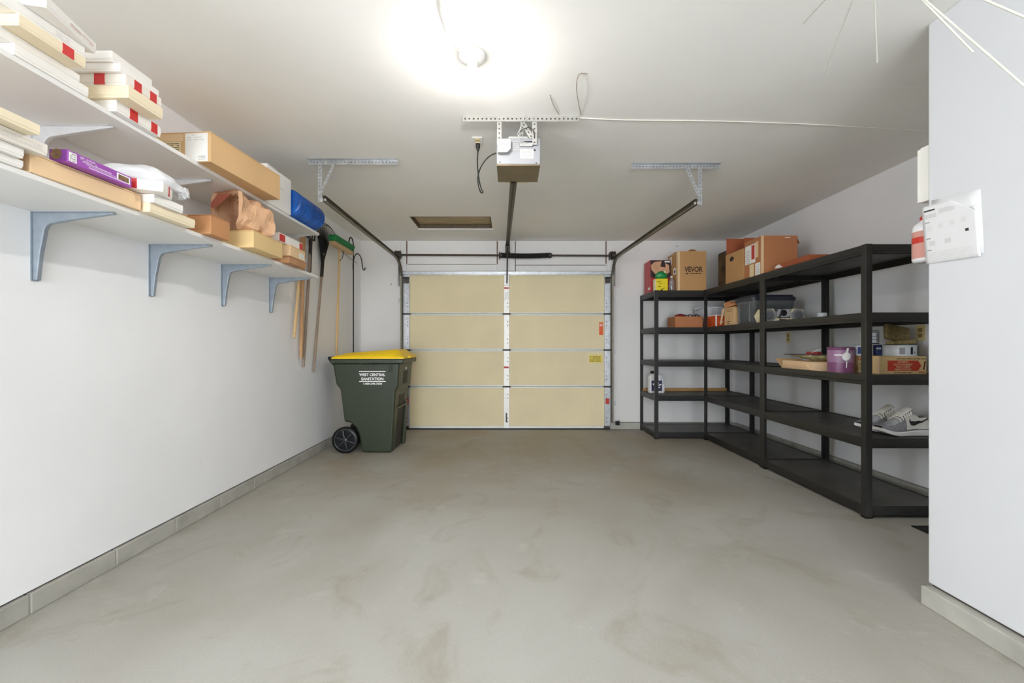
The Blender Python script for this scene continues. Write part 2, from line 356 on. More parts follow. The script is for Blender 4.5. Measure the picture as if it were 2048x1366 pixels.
# concrete block kerbs
def kerb(name, label, x0, x1, y0, y1, along, joints, h=.088):
    k = bpy.data.objects.new(name, None); C.objects.link(k); k['kind'] = 'structure'; k['label'] = label
    k.location = ((x0+x1)/2, (y0+y1)/2, 0)
    part('bedding', MB().box(x0+(.004 if along == 'y' else 0), x1-(.004 if along == 'y' else 0), y0+(.004 if along == 'x' else 0), y1-(.004 if along == 'x' else 0), .0, h-.004), 'kerb_concrete', k, world=True)
    for a, b in zip(joints[:-1], joints[1:]):
        g = .0025
        mb = MB().box(x0, x1, a+g, b-g, 0, h) if along == 'y' else MB().box(a+g, b-g, y0, y1, 0, h)
        part('kerb_block', mb, 'kerb_concrete', k, bevel=.005, world=True)
    return k
kerb('baseboard_left', 'grey concrete block kerb under the left wall', XL-.1, XL+.012, YR, YF, 'y', [YR]+[1.845+.402*i for i in range(-17, 10)]+[YF])
kerb('baseboard_right', 'grey concrete block kerb under the wall behind the racks', XR-.012, XR+.1, YP, YF, 'y', [YP]+[2.2+.402*i for i in range(9)]+[YF])
kerb('baseboard_partition', 'grey concrete kerb under the right partition wall', XP-.035, XP+.1, YR, YP-.0, 'y', [YR, -4.4, -3.4, -2.6, -1.8, -1.0, -.4, .2, .9, 1.42, YP], .082)
kerb('baseboard_far', 'grey concrete kerb on the far wall right of the overhead door', DX1+.005, XR-.02, YF-.015, YF+.1, 'x', [DX1+.005, 1.75, 2.15, 2.55, XR-.02])
kerb('baseboard_far_left', 'grey concrete kerb on the far wall behind the bin', XL+.02, DX0-.005, YF-.015, YF+.1, 'x', [XL+.02, -1.75, DX0-.005])
# dark shadow gap between drywall and kerb: a recessed sill strip
struct('trim_1', MB().box(XL-.1, XL-.012, YR, YF, .084, .0975), 'seam_dark', 'dark gap line between left wall and kerb')
struct('trim_2', MB().box(XP+.012, XP+.1, YR, YP-.01, .078, .0925), 'seam_dark', 'dark gap line between partition wall and kerb')
# header boards over the overhead door
def hb(x0, x1, z0, z1, t=.016, name='header_board'):
    part(name, MB().box(x0, x1, YF-t, YF-.0005, z0, z1), 'wall_paint_far_dimmed', wfar, bevel=.002)
hb(-1.41, -.195, 2.245, 2.56); hb(-1.41, -.195, 2.150, 2.238); hb(-.180, .055, 2.150, 2.56, .03); hb(.065, 1.285, 2.235, 2.56); hb(.065, 1.285, 2.150, 2.228)
hb(-1.50, -1.425, 2.150, 2.56, .022, 'jamb_board'); hb(1.30, 1.385, 2.150, 2.56, .022, 'jamb_board')
for a_, b_ in ((-1.41, -.195), (.065, 1.285)): part('gap_line', MB().box(a_, b_, YF-.010, YF-.0005, 2.2385 if a_ < 0 else 2.2285, 2.2445 if a_ < 0 else 2.2345), 'seam_dark', wfar)
part('gap_line', MB().box(.0555, .0645, YF-.010, YF-.0005, 2.15, 2.56), 'seam_dark', wfar)
part('gap_strip', MB().box(-1.424, -1.411, YF-.006, YF-.0005, 2.25, 2.56), 'rust_gap', wfar)
part('gap_strip', MB().box(-.194, -.181, YF-.006, YF-.0005, 2.25, 2.56), 'rust_gap', wfar)
part('gap_strip', MB().box(1.286, 1.299, YF-.006, YF-.0005, 2.25, 2.56), 'rust_gap', wfar)

# ------------------------------------------------------------------ overhead door
door = bpy.data.objects.new('door_1', None); C.objects.link(door); door['kind'] = 'structure'; door.location = (-.055, YF-.02, 0)
door['label'] = 'cream insulated sectional overhead garage door with galvanized stiles'
zb = [.012, .582, 1.077, 1.565, 2.135]
yd = 5.895
sx = [(-1.452, -1.372), (-.098, -.020), (1.265, 1.342)]
for i in range(4):
    z0, z1 = zb[i]+.006, zb[i+1]-.006
    for a, b in ((sx[0][1], sx[1][0]), (sx[1][1], sx[2][0])):
        part('panel', MB().box(a, b, yd+.006, yd+.045, z0+.014, z1-.014), 'foam_cream', door, bevel=.003, world=True)
        part('section_rail', MB().box(a, b, yd-.002, yd+.044, z0, z0+.014), 'door_strip', door, bevel=.002, world=True)
        part('section_rail', MB().box(a, b, yd-.002, yd+.044, z1-.014, z1), 'door_strip', door, bevel=.002, world=True)
    for k, (a, b) in enumerate(sx):
        st = part('stile', MB().box(a, b, yd-.012, yd+.044, z0, z1), 'galvanized' if k != 1 else 'galvanized_bright', door, bevel=.004, world=True)
        for hz in (z0+.09, z0+.14, z1-.10, z1-.15):
            part('bolt', MB().lathe([(.007, 0), (.006, -.006)], ((a+b)/2+(.015 if k != 2 else -.015), yd-.012, hz), 8, 'y'), 'dark_steel', st, world=True)
    if i:
        for a, b in sx:
            hg = part('hinge', MB().box((a+b)/2-.05, (a+b)/2+.05, yd-.024, yd-.012, zb[i]-.010, zb[i]+.010).tube([((a+b)/2-.055, yd-.026, zb[i]), ((a+b)/2+.055, yd-.026, zb[i])], .008, 8), 'dark_steel', door, world=True)
part('outer_skin', MB().box(-1.46, 1.35, yd+.0455, yd+.05, .0, 2.145), 'door_strip', door, world=True)
part('bottom_seal', MB().box(-1.45, 1.34, yd-.004, yd+.045, .0, .014), 'black_plastic', door, world=True)
part('bottom_rail', MB().box(-1.37, 1.265, yd-.006, yd-.0025, .018, .05), 'door_strip', door, world=True)
stt = MB(); stt.box(-1.455, 1.345, yd-.055, yd-.012, 2.128, 2.132); stt.box(-1.455, 1.345, yd-.055, yd-.05, 2.10, 2.128); stt.box(-1.455, 1.345, yd-.016, yd-.012, 2.09, 2.128); stt.box(-1.455, 1.345, yd-.055, yd-.012, 2.096, 2.10)
part('top_strut', stt, 'galvanized', door, world=True)
for a, b in (sx[0], sx[2]):
    part('top_bracket', MB().box(a+.005, b-.005, yd-.04, yd-.012, 1.98, 2.05).tube([(a, yd-.04, 2.05), (b, yd-.04, 2.05)], .012, 8), 'dark_steel', door, world=True)
    part('bottom_bracket', MB().box(a-.01, b-.01, yd-.03, yd-.012, .02, .05), 'dark_steel', door, world=True)
    part('warning_sticker', MB().box((a+b)/2-.026, (a+b)/2+.026, yd-.0135, yd-.012, .345, .42), 'sticker_red', door, world=True)
o_ = part('warning_label', MB().box(1.195, 1.25, yd+.0045, yd+.006, 1.28, 1.455), 'sticker_orange', door, world=True)
bars(rough_lines(3, .04, .012, .006, 3), 'print_white', o_, (1.222, yd+.004, 1.415), (1, 0, 0), (0, 0, 1), world=True)
o_ = part('warning_label', MB().box(1.06, 1.235, yd+.0045, yd+.006, .905, 1.005), 'sticker_yellow', door, world=True)
bars(rough_lines(5, .15, .016, .006, 4), 'print_dark', o_, (1.14, yd+.004, .955), (1, 0, 0), (0, 0, 1), world=True)
for z0, z1 in ((1.905, 1.925), (.83, .855)):
    part('tension_sticker', MB().box(-.095, -.03, yd-.0135, yd-.012, z0, z1), 'sticker_red', door, world=True)
part('data_label', MB().box(-.085, -.035, yd-.0135, yd-.012, 1.76, 1.86), 'paper_white', door, world=True)
part('lock_slot', MB().box(-.072, -.052, yd-.016, yd-.012, .10, .225), 'dark_steel', door, world=True)
part('opener_bracket', MB().box(-.095, -.025, yd-.05, yd-.012, 1.95, 2.09), 'galvanized_bright', door, bevel=.003, world=True)

# ------------------------------------------------------------------ tracks with ceiling hangers
def perforated(mb, p0, p1, nrm, width, pitch=.0265, hole=.0105, off=0.):
    """a strip from p0 to p1 with a row of real holes; nrm = direction across the strip"""
    p0, p1, w = Vector(p0), Vector(p1), Vector(nrm).normalized()
    L = (p1-p0).length; t = (p1-p0).normalized(); n = max(1, round(L/pitch)); c = L/n
    for i in range(n):
        o = p0+t*(c*(i+.5)); H = hole/2; q = H*.45
        out = [o-t*c/2-w*width/2, o+t*c/2-w*width/2, o+t*c/2+w*width/2, o-t*c/2+w*width/2]
        inn = [o-t*H-w*q, o-t*q-w*H, o+t*q-w*H, o+t*H-w*q, o+t*H+w*q, o+t*q+w*H, o-t*q+w*H, o-t*H+w*q]
        mb.add(out+inn, [(0, 1, 6, 5), (0, 5, 4), (1, 2, 8, 7), (1, 7, 6), (2, 3, 10, 9), (2, 9, 8), (3, 0, 4, 11), (3, 11, 10)])
    return mb
def track(label, side, xb, xf, yf, zf, hx0, hx1, dxh):
    t = thing('garage_door_track', label, 'door track', (xb, 5.86, 0))
    # channel swept up the jamb, round the bend and forward under the ceiling
    prof = [(-.024, 0), (.024, 0), (.024, .020), (.018, .026), (.018, .022), (.0215, .018), (.0215, .0025), (-.0215, .0025), (-.0215, .018), (-.018, .022), (-.018, .026), (-.024, .020)]
    R, yv, zt = .30, 5.85, 2.285
    pts = [(xb, yv, .10), (xb, yv, 1.0), (xb, yv, zt-R)]
    for k in range(1, 11):
        a = k/10*PI/2; pts.append((xb, yv-R+R*math.cos(a), zt-R+R*math.sin(a)))
    pts += [(xb+(xf-xb)*.5, (yv-R+yf)/2, (zt+zf)/2), (xf, yf, zf)]
    P = [Vector(p) for p in pts]; fr = []
    for i, p in enumerate(P):
        tg = (P[min(i+1, len(P)-1)]-P[max(i-1, 0)]).normalized(); B = Vector((-side, 0, 0)); A = tg.cross(B).normalized()
        fr.append((p, A, B))
    part('channel', MB().sweep(prof, fr), 'track_steel', t, world=True)
    for z in (.35, 1.05, 1.75):
        part('jamb_bracket', MB().box(xb+side*.002-.012, xb+side*.002+.012, yv+.02, YF-.002, z-.03, z+.03).box(min(xb, xb+side*.05), max(xb, xb+side*.05), YF-.005, YF-.001, z-.03, z+.03), 'galvanized', t, world=True)
    part('flag_bracket', MB().box(xb+side*.004-.003, xb+side*.004+.003, yv-.12, YF-.001, 1.93, 2.18), 'galvanized', t, world=True)
    # hanger: angle iron on the ceiling, a drop strap and a brace, all punched
    hang = MB(); yh = yf+.02
    perforated(hang, (hx0, yh, ZC-.018), (hx1, yh, ZC-.018), (0, 0, 1), .034)
    part('ceiling_angle', hang, 'galvanized', t, solid=.003, world=True)
    part('ceiling_flange', MB().box(hx0, hx1, yh-.034, yh, ZC-.0035, ZC-.0005), 'galvanized', t, world=True)
    d = MB(); perforated(d, (xf+side*.03, yh-.004, ZC-.006), (xf+side*.03, yh-.004, zf-.02), (1, 0, 0), .032)
    perforated(d, (xf+side*.03, yh+.010, ZC-.006), (xf+side*.03, yh+.010, zf-.02), (0, 1, 0), .022)
    part('drop_strap', d, 'galvanized', t, solid=.0025, world=True)
    b = MB(); perforated(b, (xf+side*.03-side*dxh, yh-.009, ZC-.02), (xf+side*.03, yh-.009, zf+.03), (1, 0, .35), .026)
    part('brace_strap', b, 'galvanized', t, solid=.0025, world=True)
    part('stop_bolt', MB().lathe([(.012, -.02), (.012, .02)], (xf+side*.012, yf+.03, zf), 10, 'x'), 'galvanized_bright', t, world=True)
    return t
track('left overhead door track with punched hanger, above the garden tools', -1, -1.485, -1.435, 3.32, 2.262, -1.553, -.866, .115)
track('right overhead door track with punched hanger, nearer the black racks', 1, 1.375, 1.455, 3.40, 2.262, .946, 1.636, .11)

# torsion shaft
sh = thing('torsion_shaft', 'brown torsion shaft with black spring above overhead door', 'door spring', (-.05, 5.82, 2.30))
part('shaft', MB().tube([(-1.56, 5.82, 2.352), (1.47, 5.82, 2.340)], .0127, 12), 'rail_brown', sh, world=True)
sp = []
for i in range(46*12+1):
    a = i/12*2*PI; u_ = i/(46*12); sp.append((-.125+.64*u_, 5.82+.030*math.cos(a), 2.346-.010*math.sin(PI*u_)+.030*math.sin(a)))
part('spring', MB().tube(sp, .0068, 5), 'spring_black', sh, world=True)
for x, z in ((-.135, 2.346), (.52, 2.344)): part('spring_cone', MB().lathe([(.02, -.03), (.036, -.01), (.036, .012), (.022, .03)], (x, 5.82, z), 16, 'x'), 'dark_steel', sh, world=True)
part('anchor_plate', MB().box(-.162, -.156, 5.78, YF-.031, 2.30, 2.39), 'dark_steel', sh, world=True)
for x, z in ((-1.50, 2.352), (1.37, 2.341)):
    part('cable_drum', MB().lathe([(.045, -.03), (.058, -.024), (.052, -.01), (.052, .012), (.060, .02), (.03, .03)], (x, 5.82, z), 20, 'x'), 'dark_steel', sh, world=True)
    part('end_plate', MB().box(x-.045, x-.041, 5.77, YF-.023, z-.05, z+.05), 'dark_steel', sh, world=True)
# photo-eye
ey = thing('safety_sensor', 'small black safety sensor low beside the right track', 'sensor', (1.40, 5.80, .0))
part('bracket', MB().box(1.40, 1.455, 5.86, 5.912, .10, .104).box(1.451, 1.455, 5.80, 5.912, .07, .13), 'galvanized', ey, world=True)
part('housing', MB().box(1.40, 1.45, 5.79, 5.85, .075, .125), 'black_plastic', ey, bevel=.008, world=True)
part('lens', MB().lathe([(.010, -.004), (.008, 0.004)], (1.40, 5.82, .10), 10, 'x'), 'can_metal', ey, world=True)

# ------------------------------------------------------------------ opener
op = thing('garage_door_opener', 'grey garage door opener hung from punched straps under ceiling', 'door opener', (.045, 2.86, 2.27))
yo = 2.72; ox0, ox1 = X(993, yo), X(1081, yo)
part('housing', MB().box(ox0, ox1, yo, 3.0, 2.276, 2.44), 'opener_grey', op, bevel=.006, world=True)
part('bottom_cover', MB().box(ox0+.002, ox1-.002, yo+.002, 3.0, 2.268, 2.2755), 'opener_under_shade', op, world=True)
part('light_lens', MB().box(ox0+.05, ox1-.06, 3.0, 3.03, 2.272, 2.33), 'label_cream', op, bevel=.006, world=True)
px = lambda u: X(u, yo); pz = lambda v: Z(v, yo)
cp = [(px(996), pz(283)), (px(1022), pz(283)), (px(1022), pz(302)), (px(1015), pz(309)), (px(996), pz(309))]
cap = part('capacitor_cover', MB().prism(cp, 'y', yo-.035, yo), 'opener_white', op, bevel=.004, world=True)
for u in (1002, 1012): part('cap_ring', MB().lathe([(.014, 0), (.014, -.004), (.010, -.004), (.010, -.001)], (px(u), yo-.035, pz(290)), 18, 'y'), 'opener_white', cap, world=True)
for v in (284, 288, 292, 296, 300): part('vent_rib', MB().box(px(1025), px(1038), yo-.004, yo, pz(v+1.6), pz(v)), 'opener_white', op, world=True)
lb = part('data_label', MB().box(px(1040), px(1067), yo-.001, yo, pz(317), pz(298)), 'opener_white', op, world=True)
bars(rough_lines(6, .07, .008, .003, 5), 'print_grey', lb, (px(1053.5), yo-.0016, pz(307)), (1, 0, 0), (0, 0, 1), world=True)
part('slot', MB().box(px(1045), px(1074), yo-.003, yo, pz(284.6), pz(282.6)), 'black_plastic', op, world=True)
part('terminal_strip', MB().box(px(1040), px(1065), yo-.014, yo, pz(294), pz(288)), 'opener_white', op, bevel=.002, world=True)
part('learn_button', MB().box(px(1068), px(1071), yo-.004, yo, pz(302), pz(299)), 'black_plastic', op, world=True)
for u, v in ((1000, 324), (1072.5, 326), (1000, 278), (1073, 279)): part('screw', MB().lathe([(.005, 0), (.004, -.003)], (px(u), yo, pz(v)), 8, 'y'), 'dark_steel', op, world=True)
part('top_block', MB().box(px(1017), px(1056), yo+.02, yo+.1, 2.44, 2.458), 'opener_white', op, world=True)
hm = MB(); perforated(hm, (-.298, 2.70, ZC-.017), (.42, 2.70, ZC-.017), (0, 0, 1), .033); part('ceiling_angle', hm, 'opener_strap', op, solid=.003, world=True)
part('ceiling_flange', MB().box(-.298, .42, 2.702, 2.732, ZC-.0035, ZC-.0005), 'opener_strap', op, world=True)
for u in (998.5, 1069):
    hm = MB(); perforated(hm, (X(u, 2.706), 2.706, ZC-.004), (X(u, 2.706), 2.706, 2.39), (1, 0, 0), .029); part('hanger_strap', hm, 'opener_strap', op, solid=.003, world=True)
hm = MB(); perforated(hm, (X(1041, 2.71), 2.712, ZC-.012), (X(1064, 2.72), 2.714, 2.435), (1, 0, .3), .029); part('brace_strap', hm, 'opener_strap', op, solid=.003, world=True)
hm = MB(); perforated(hm, (X(1046, 2.71), 2.78, ZC-.012), (X(1040, 2.72), 2.84, 2.445), (1, 0, 0), .024); part('brace_strap', hm, 'opener_strap', op, solid=.003, world=True)
part('bell_wire', MB().tube([(px(1036), 2.70, pz(271)), (px(1044), 2.69, pz(264)), (px(1056), 2.685, pz(260)), (px(1066), 2.69, pz(264)), (px(1069), 2.70, pz(276)), (px(1068), 2.715, pz(283))], .003, 6), 'cable_black', op, world=True)
part('bell_wire', MB().tube([(px(1049), 2.69, pz(234)), (px(1051), 2.685, pz(244)), (px(1040), 2.69, pz(262)), (px(1035), 2.69, pz(272)), (px(1040), 2.695, pz(290)), (px(1050), 2.70, pz(291))], .002, 6), 'opener_white', op, world=True)
part('bell_wire', MB().tube([(px(1044), 2.70, pz(240)), (px(1041), 2.69, pz(258)), (px(1037), 2.69, pz(276)), (px(1042), 2.69, pz(286)), (px(1056), 2.70, pz(290))], .002, 6), 'opener_white', op, world=True)
ra, rb = Vector((X(1027, 3.0), 3.0, 2.262)), Vector((X(1015, 5.83), 5.83, 2.47))
dirv = (rb-ra).normalized(); side = dirv.cross(Vector((0, 0, 1))).normalized(); up = side.cross(dirv)
part('rail', MB().sweep([(-.024, 0), (.024, 0), (.024, .004), (.004, .004), (.004, .04), (-.004, .04), (-.004, .004), (-.024, .004)], [(ra, side, up), (rb, side, up)]).sweep([(-.004, .04), (.004, .04), (.004, .0), (-.004, .0)], [(ra, side, up), (rb, side, up)]), 'rail_brown', op, world=True)
part('header_bracket', MB().box(-.075, -.015, 5.80, YF-.031, 2.39, 2.49), 'dark_steel', op, bevel=.004, world=True)
part('door_arm', MB().tube([(-.048, 5.79, 2.44), (-.05, 5.785, 2.2), (-.055, 5.835, 1.97)], .009, 8), 'dark_steel', op, world=True)
# outlet on the ceiling with the opener's cord
ot = thing('ceiling_outlet', 'white duplex outlet plate on ceiling beside opener', 'outlet', (-.232, 3.03, ZC))
part('cover_plate', MB().box(-.268, -.196, 2.965, 3.085, ZC-.006, ZC-.0005), 'white_plastic', ot, bevel=.003, world=True)
for y in (2.998, 3.05): part('receptacle', MB().box(-.248, -.216, y-.016, y+.016, ZC-.009, ZC-.006), 'ivory', ot, bevel=.003, world=True)
cd = thing('power_cord', 'dark power cord looping from ceiling outlet to opener', 'cord', (-.232, 3.05, ZC-.02))
part('plug', MB().tube([(-.232, 3.05, ZC-.0095), (-.232, 3.05, ZC-.035), (-.231, 3.045, ZC-.06)], [.016, .015, .008], 10), 'cable_black', cd, world=True)
def P3(u, v, d): return (X(u, d), d, Z(v, d))
cpts = [(-.231, 3.045, ZC-.06), P3(955, 325, 3.03), P3(957, 352, 3.0), P3(962, 376, 2.96), P3(966, 384, 2.93), P3(962, 385, 2.90), P3(957, 372, 2.87), P3(956, 352, 2.84), P3(963, 332, 2.80), P3(976, 315, 2.77), P3(990, 307, 2.74), (ox0-.002, yo+.02, pz(305))]
def smooth_path(p, n=6):
    p = [Vector(q) for q in p]; out = []
    for i in range(len(p)-1):
        a, b, c, d = p[max(i-1, 0)], p[i], p[i+1], p[min(i+2, len(p)-1)]
        for k in range(n):
            t = k/n; out.append(.5*((2*b)+(c-a)*t+(2*a-5*b+4*c-d)*t*t+(-a+3*b-3*c+d)*t**3))
    return out+[p[-1]]
part('cable', MB().tube(smooth_path(cpts), .0042, 7), 'cable_black', cd, world=True)

# bulb
lh = thing('ceiling_lampholder', 'white round porcelain lampholder with a glowing bare bulb', 'lamp', (-.19, 2.135, ZC))
bx_, by_ = -.19, 2.135
part('base', MB().lathe([(.066, 0), (.066, -.010), (.060, -.018), (.040, -.026), (.026, -.034), (.024, -.046)], (bx_, by_, ZC-.0005), 32), 'porcelain', lh, world=True)
mat('bulb_glow', (255, 250, 240), .3, emit=((1.0, .96, .93), BULB))
mat('bulb_neck', (255, 252, 246), .3, emit=((1.0, .95, .88), 4.0))
part('bulb_neck', MB().lathe([(.016, 0), (.020, -.010), (.032, -.028), (.037, -.048), (.0375, -.068), (.036, -.080)], (bx_, by_, ZC-.046), 24, cap=False), 'bulb_neck', lh, world=True)
part('bulb_dome', MB().lathe([(.036, -.080), (.0335, -.088), (.028, -.096), (.020, -.103), (.004, -.107)], (bx_, by_, ZC-.046), 24), 'bulb_glow', lh, world=True)
# wires on the ceiling
def wire(name, label, pts, r, m, cat='cable'):
    w = part(name, MB().tube(smooth_path([(X(u, d), d, ZC-r-dz) for u, v, dz in pts for d in ((ZC-EYE-r-dz)*F/(CV-v),)], 5), r, 6), m)
    return tag(w, label, cat)
wire('lamp_cable', 'white flat cable stapled to ceiling leading to bare bulb', [(858, -80, .0), (868, -40, .001), (880, 0, .001), (886, 40, .012), (902, 85, .001), (922, 104, .001)], .005, 'cable_white')
wire('bell_wire_run', 'thin white wire stapled across ceiling from opener to partition', [(1158, 236, .0), (1250, 240, .001), (1400, 241.5, .001), (1560, 246, .002), (1700, 253, .001), (1856, 262, .001)], .003, 'cable_white')
wire('loose_wire', 'thin loose wire curling from ceiling above end of opener bracket', [(1162, 230, .0), (1156, 200, .01), (1153, 176, .015), (1155, 156, .01), (1161, 147, .0), (1175, 148, .0)], .0018, 'wire_brown')
wire('hanging_wire', 'short thin wire hanging from ceiling near middle of opener bracket', [(1118, 229, .0), (1107, 210, .006), (1100, 190, .0)], .0016, 'wire_brown')

# attic hatch
ah = thing('attic_hatch', 'plywood attic hatch in recessed brown frame in ceiling', 'hatch', ((HX0+HX1)/2, (HY0+HY1)/2, ZC))
part('hatch_panel', MB().box(HX0, HX1, HY0, HY1, ZC+.05, ZC+.062), 'plywood', ah, world=True)
part('frame_side', MB().box(HX0+.0005, HX0+.014, HY0, HY1, ZC+.001, ZC+.05), 'hatch_frame', ah, world=True)
part('frame_side', MB().box(HX1-.014, HX1-.0005, HY0, HY1, ZC+.001, ZC+.05), 'hatch_frame', ah, world=True)
part('frame_side', MB().box(HX0+.014, HX1-.014, HY1-.014, HY1-.0005, ZC+.001, ZC+.05), 'hatch_frame', ah, world=True)
part('frame_side', MB().box(HX0+.014, HX1-.014, HY0+.0005, HY0+.014, ZC+.001, ZC+.05), 'hatch_frame', ah, world=True)
part('edge_bead', MB().box(HX0-.01, HX1+.01, HY1+.001, HY1+.03, ZC-.012, ZC-.0005), 'wall_paint', ah, bevel=.003, world=True)

# ------------------------------------------------------------------ wall shelves on the left
SW = .405
def bracket_poly(va, ha):
    p = [(0, 0), (ha, 0), (ha, -.006), (ha*.5, -.030), (.085, -.045)]
    for k in range(1, 6):
        a = k/5*PI/2; p.append((.085-.037*math.sin(a), -.045-.042*(1-math.cos(a))))
    return p+[(.030, -.18), (.018, -va), (.002, -va)]
def wall_shelf(label, z, m, y1):
    s = thing('wall_shelf', label, 'shelf', (XL, 2.8, z-.02), group=None)
    part('board', MB().box(XL+.001, XL+SW, .7, y1, z-.02, z), 'shelf_white', s, bevel=.0015, world=True)
    for y in (1.87, 2.475, 3.09, 3.70):
        if y > y1: continue
        q = MB().prism(bracket_poly(.29, .345), 'y', -.010, .010); q.xf(Matrix.Translation((XL+.003, y, z-.0225)))
        b = part('bracket', q, m, s, bevel=.004, world=True)
        part('wall_flange', MB().box(XL+.0005, XL+.004, y-.016, y+.016, z-.315, z-.0205), m, b, world=True)
        part('shelf_flange', MB().box(XL+.004, XL+.33, y-.015, y+.015, z-.0235, z-.0205), m, b, world=True)
        for zz in (z-.055, z-.285): part('screw', MB().lathe([(.005, 0), (.004, .003)], (XL+.004, y+.012, zz), 8, 'x'), 'dark_steel', b, world=True)
    return s
ZU, ZL = 2.105, 1.735
wall_shelf('upper white wall shelf near ceiling on white brackets', ZU, 'bracket_white', 3.735)
wall_shelf('lower white wall shelf on blue-grey brackets', ZL, 'bracket_grey', 3.72)

def flat_box(label, xf, y0, y1, z0, h, m, dx=.33, rot=0., tapes=(), end_tapes=(), lid=True, group=None, mark=None):
    """shallow two-piece box: its long side faces the room at x = xf"""
    l = y1-y0
    b = thing('flat_box', label, 'box', (xf-dx/2*math.cos(rot), (y0+y1)/2-dx/2*math.sin(rot), z0), rot, group)
    k = h*.22
    part('tray', MB().box(-dx/2+.002, dx/2-.002, -l/2+.002, l/2-.002, .0005, h*.7), m, b)
    part('lid', MB().box(-dx/2, dx/2, -l/2, l/2, k, h-.0005), m, b, bevel=.0015)
    for t0, t1 in tapes: part('tape', MB().box(dx/2-.004, dx/2+.0008, -l/2+l*t0, -l/2+l*t1, k*.3, h), 'tape_red', b)
    for t0, t1 in end_tapes: part('tape', MB().box(dx/2-dx*t1, dx/2-dx*t0, -l/2-.0008, -l/2+.004, k*.3, h), 'tape_red', b)
    if mark:
        bars(rough_lines(mark[0], l*mark[1], h*.16, h*.05, 11), mark[2], b, (dx/2+.0012, mark[3]*l, h*.5), (0, 1, 0), (0, 0, 1))
    return b
g1 = None
G = .001
flat_box('white flat box lying at the bottom of the near stack on upper shelf', -1.638, 1.435, 1.687, ZU, .038, 'box_white')
flat_box('slim white flat box second from bottom in near stack on upper shelf', -1.647, 1.40, 1.662, ZU+.038, .034, 'box_white')
flat_box('cream flat box with one red tape band in near stack on upper shelf', -1.587, 1.403, 1.624, ZU+.072, .039, 'box_cream', tapes=((.62, .80),))
flat_box('white flat box with oval sticker above the cream box, upper shelf near stack', -1.592, 1.22, 1.626, ZU+.111, .041, 'box_white', mark=(3, .12, 'print_pale', .3))
flat_box('topmost white flat box jutting askew from near stack on upper shelf', -1.558, 1.43, 1.667, ZU+.152, .040, 'box_white', rot=.24, dx=.30, mark=(2, .5, 'print_pink', .18))
flat_box('white flat box with two red bands, bottom of second stack on upper shelf', -1.619, 1.785, 2.012, ZU, .047, 'box_white', tapes=((.28, .45), (.76, .91)))
flat_box('plain cream flat box above the red-banded box in second stack', -1.556, 1.770, 1.945, ZU+.047, .051, 'box_cream', dx=.36)
flat_box('cream flat box with red bands on side and end, middle of second stack', -1.567, 1.770, 1.950, ZU+.098, .047, 'box_offwhite', dx=.36, tapes=((.22, .42), (.66, .85)), end_tapes=((.24, .36),))
flat_box('white flat box second from top in second stack, upper shelf', -1.577, 1.755, 1.949, ZU+.145, .034, 'box_white')
flat_box('white flat box on top of second stack, upper shelf', -1.601, 1.745, 1.940, ZU+.179, .043, 'box_white', dx=.30)
# lower shelf, near end
flat_box('white flat box at bottom of stack by left frame edge, lower shelf', -1.634, 1.16, 1.458, ZL, .027, 'box_white')
flat_box('white flat box second from bottom by left frame edge, lower shelf', -1.615, 1.15, 1.443, ZL+.027, .033, 'box_white')
flat_box('white flat box with faint printing by left frame edge, lower shelf', -1.597, 1.20, 1.50, ZL+.060, .040, 'box_offwhite', mark=(3, .5, 'print_pale', .2))
flat_box('cream flat box on top of stack by left frame edge, lower shelf', -1.553, 1.15, 1.436, ZL+.101, .034, 'box_cream')
def carton(name, label, loc, rot, w, l, h, m, tape=None, group=None, cat='box', seam=True):
    """closed carton, w along local x, l along local y, base centre at loc"""
    b = thing(name, label, cat, loc, rot, group)
    part('body', MB().box(-w/2, w/2, -l/2, l/2, .0005, h-.006), m, b, bevel=.003)
    for s in (-1, 1):
        part('flap', MB().box(min(0.001*s, s*(w/2-.001)), max(.001*s, s*(w/2-.001)), -l/2+.001, l/2-.001, h-.0055, h), m, b, bevel=.001)
    if tape:
        part('tape', MB().box(-.024, .024, -l/2-.0008, l/2+.0008, h-.05, h+.0006), tape, b)
    return b
t_ = carton('long_carton', 'long plain tan flat carton under the purple box, lower shelf', (-1.632-.10, 1.70, ZL), -.03, .20, .43, .070, 'card_light', tape=None)
pb = thing('wrap_box', 'purple printed food wrap box on tan carton, lower shelf', 'box', (-1.60-.033, 1.702, ZL+.071), 0)
part('body', MB().box(-.033, .033, -.133, .133, .0005, .046), 'purple_print', pb, bevel=.002)
part('end_panel', MB().box(-.031, .031, -.1345, -.133, .002, .045), 'purple_dark', pb)
part('end_picture', MB().lathe([(.020, 0), (.019, -.0008)], (-.006, -.1345, .028), 12, 'y'), 'food_brown', pb)
part('price_label', MB().box(.033, .0338, -.128, -.100, .006, .040), 'paper_white', pb)
bars(rough_lines(4, .022, .008, .004, 2), 'print_grey', pb, (.0342, -.114, .022), (0, 1, 0), (0, 0, 1))
bars(rough_lines(2, .06, .006, .004, 22), 'print_lilac', pb, (.0342, -.058, .034), (0, 1, 0), (0, 0, 1))
bars([(-.02, .0, .12, .004), (.0, -.006, .13, .0025), (.025, -.013, .16, .005), (-.05, .006, .06, .003)], 'print_lilac', pb, (.0342, 0, .024), (0, 1, 0), (0, 0, 1))
part('food_picture', MB().box(.033, .0342, .070, .118, .014, .036), 'food_brown', pb, bevel=.0005)
part('picture_halo', MB().box(.033, .0338, .064, .124, .011, .040), 'print_white', pb)
flat_box('cream flat box under white box right of tan carton, lower shelf', -1.597, 1.925, 2.20, ZL, .042, 'box_cream', dx=.30, tapes=())
flat_box('white flat box with red band underneath, below plastic bag', -1.578, 1.925, 2.092, ZL+.042, .038, 'box_white', dx=.30, rot=-.02)
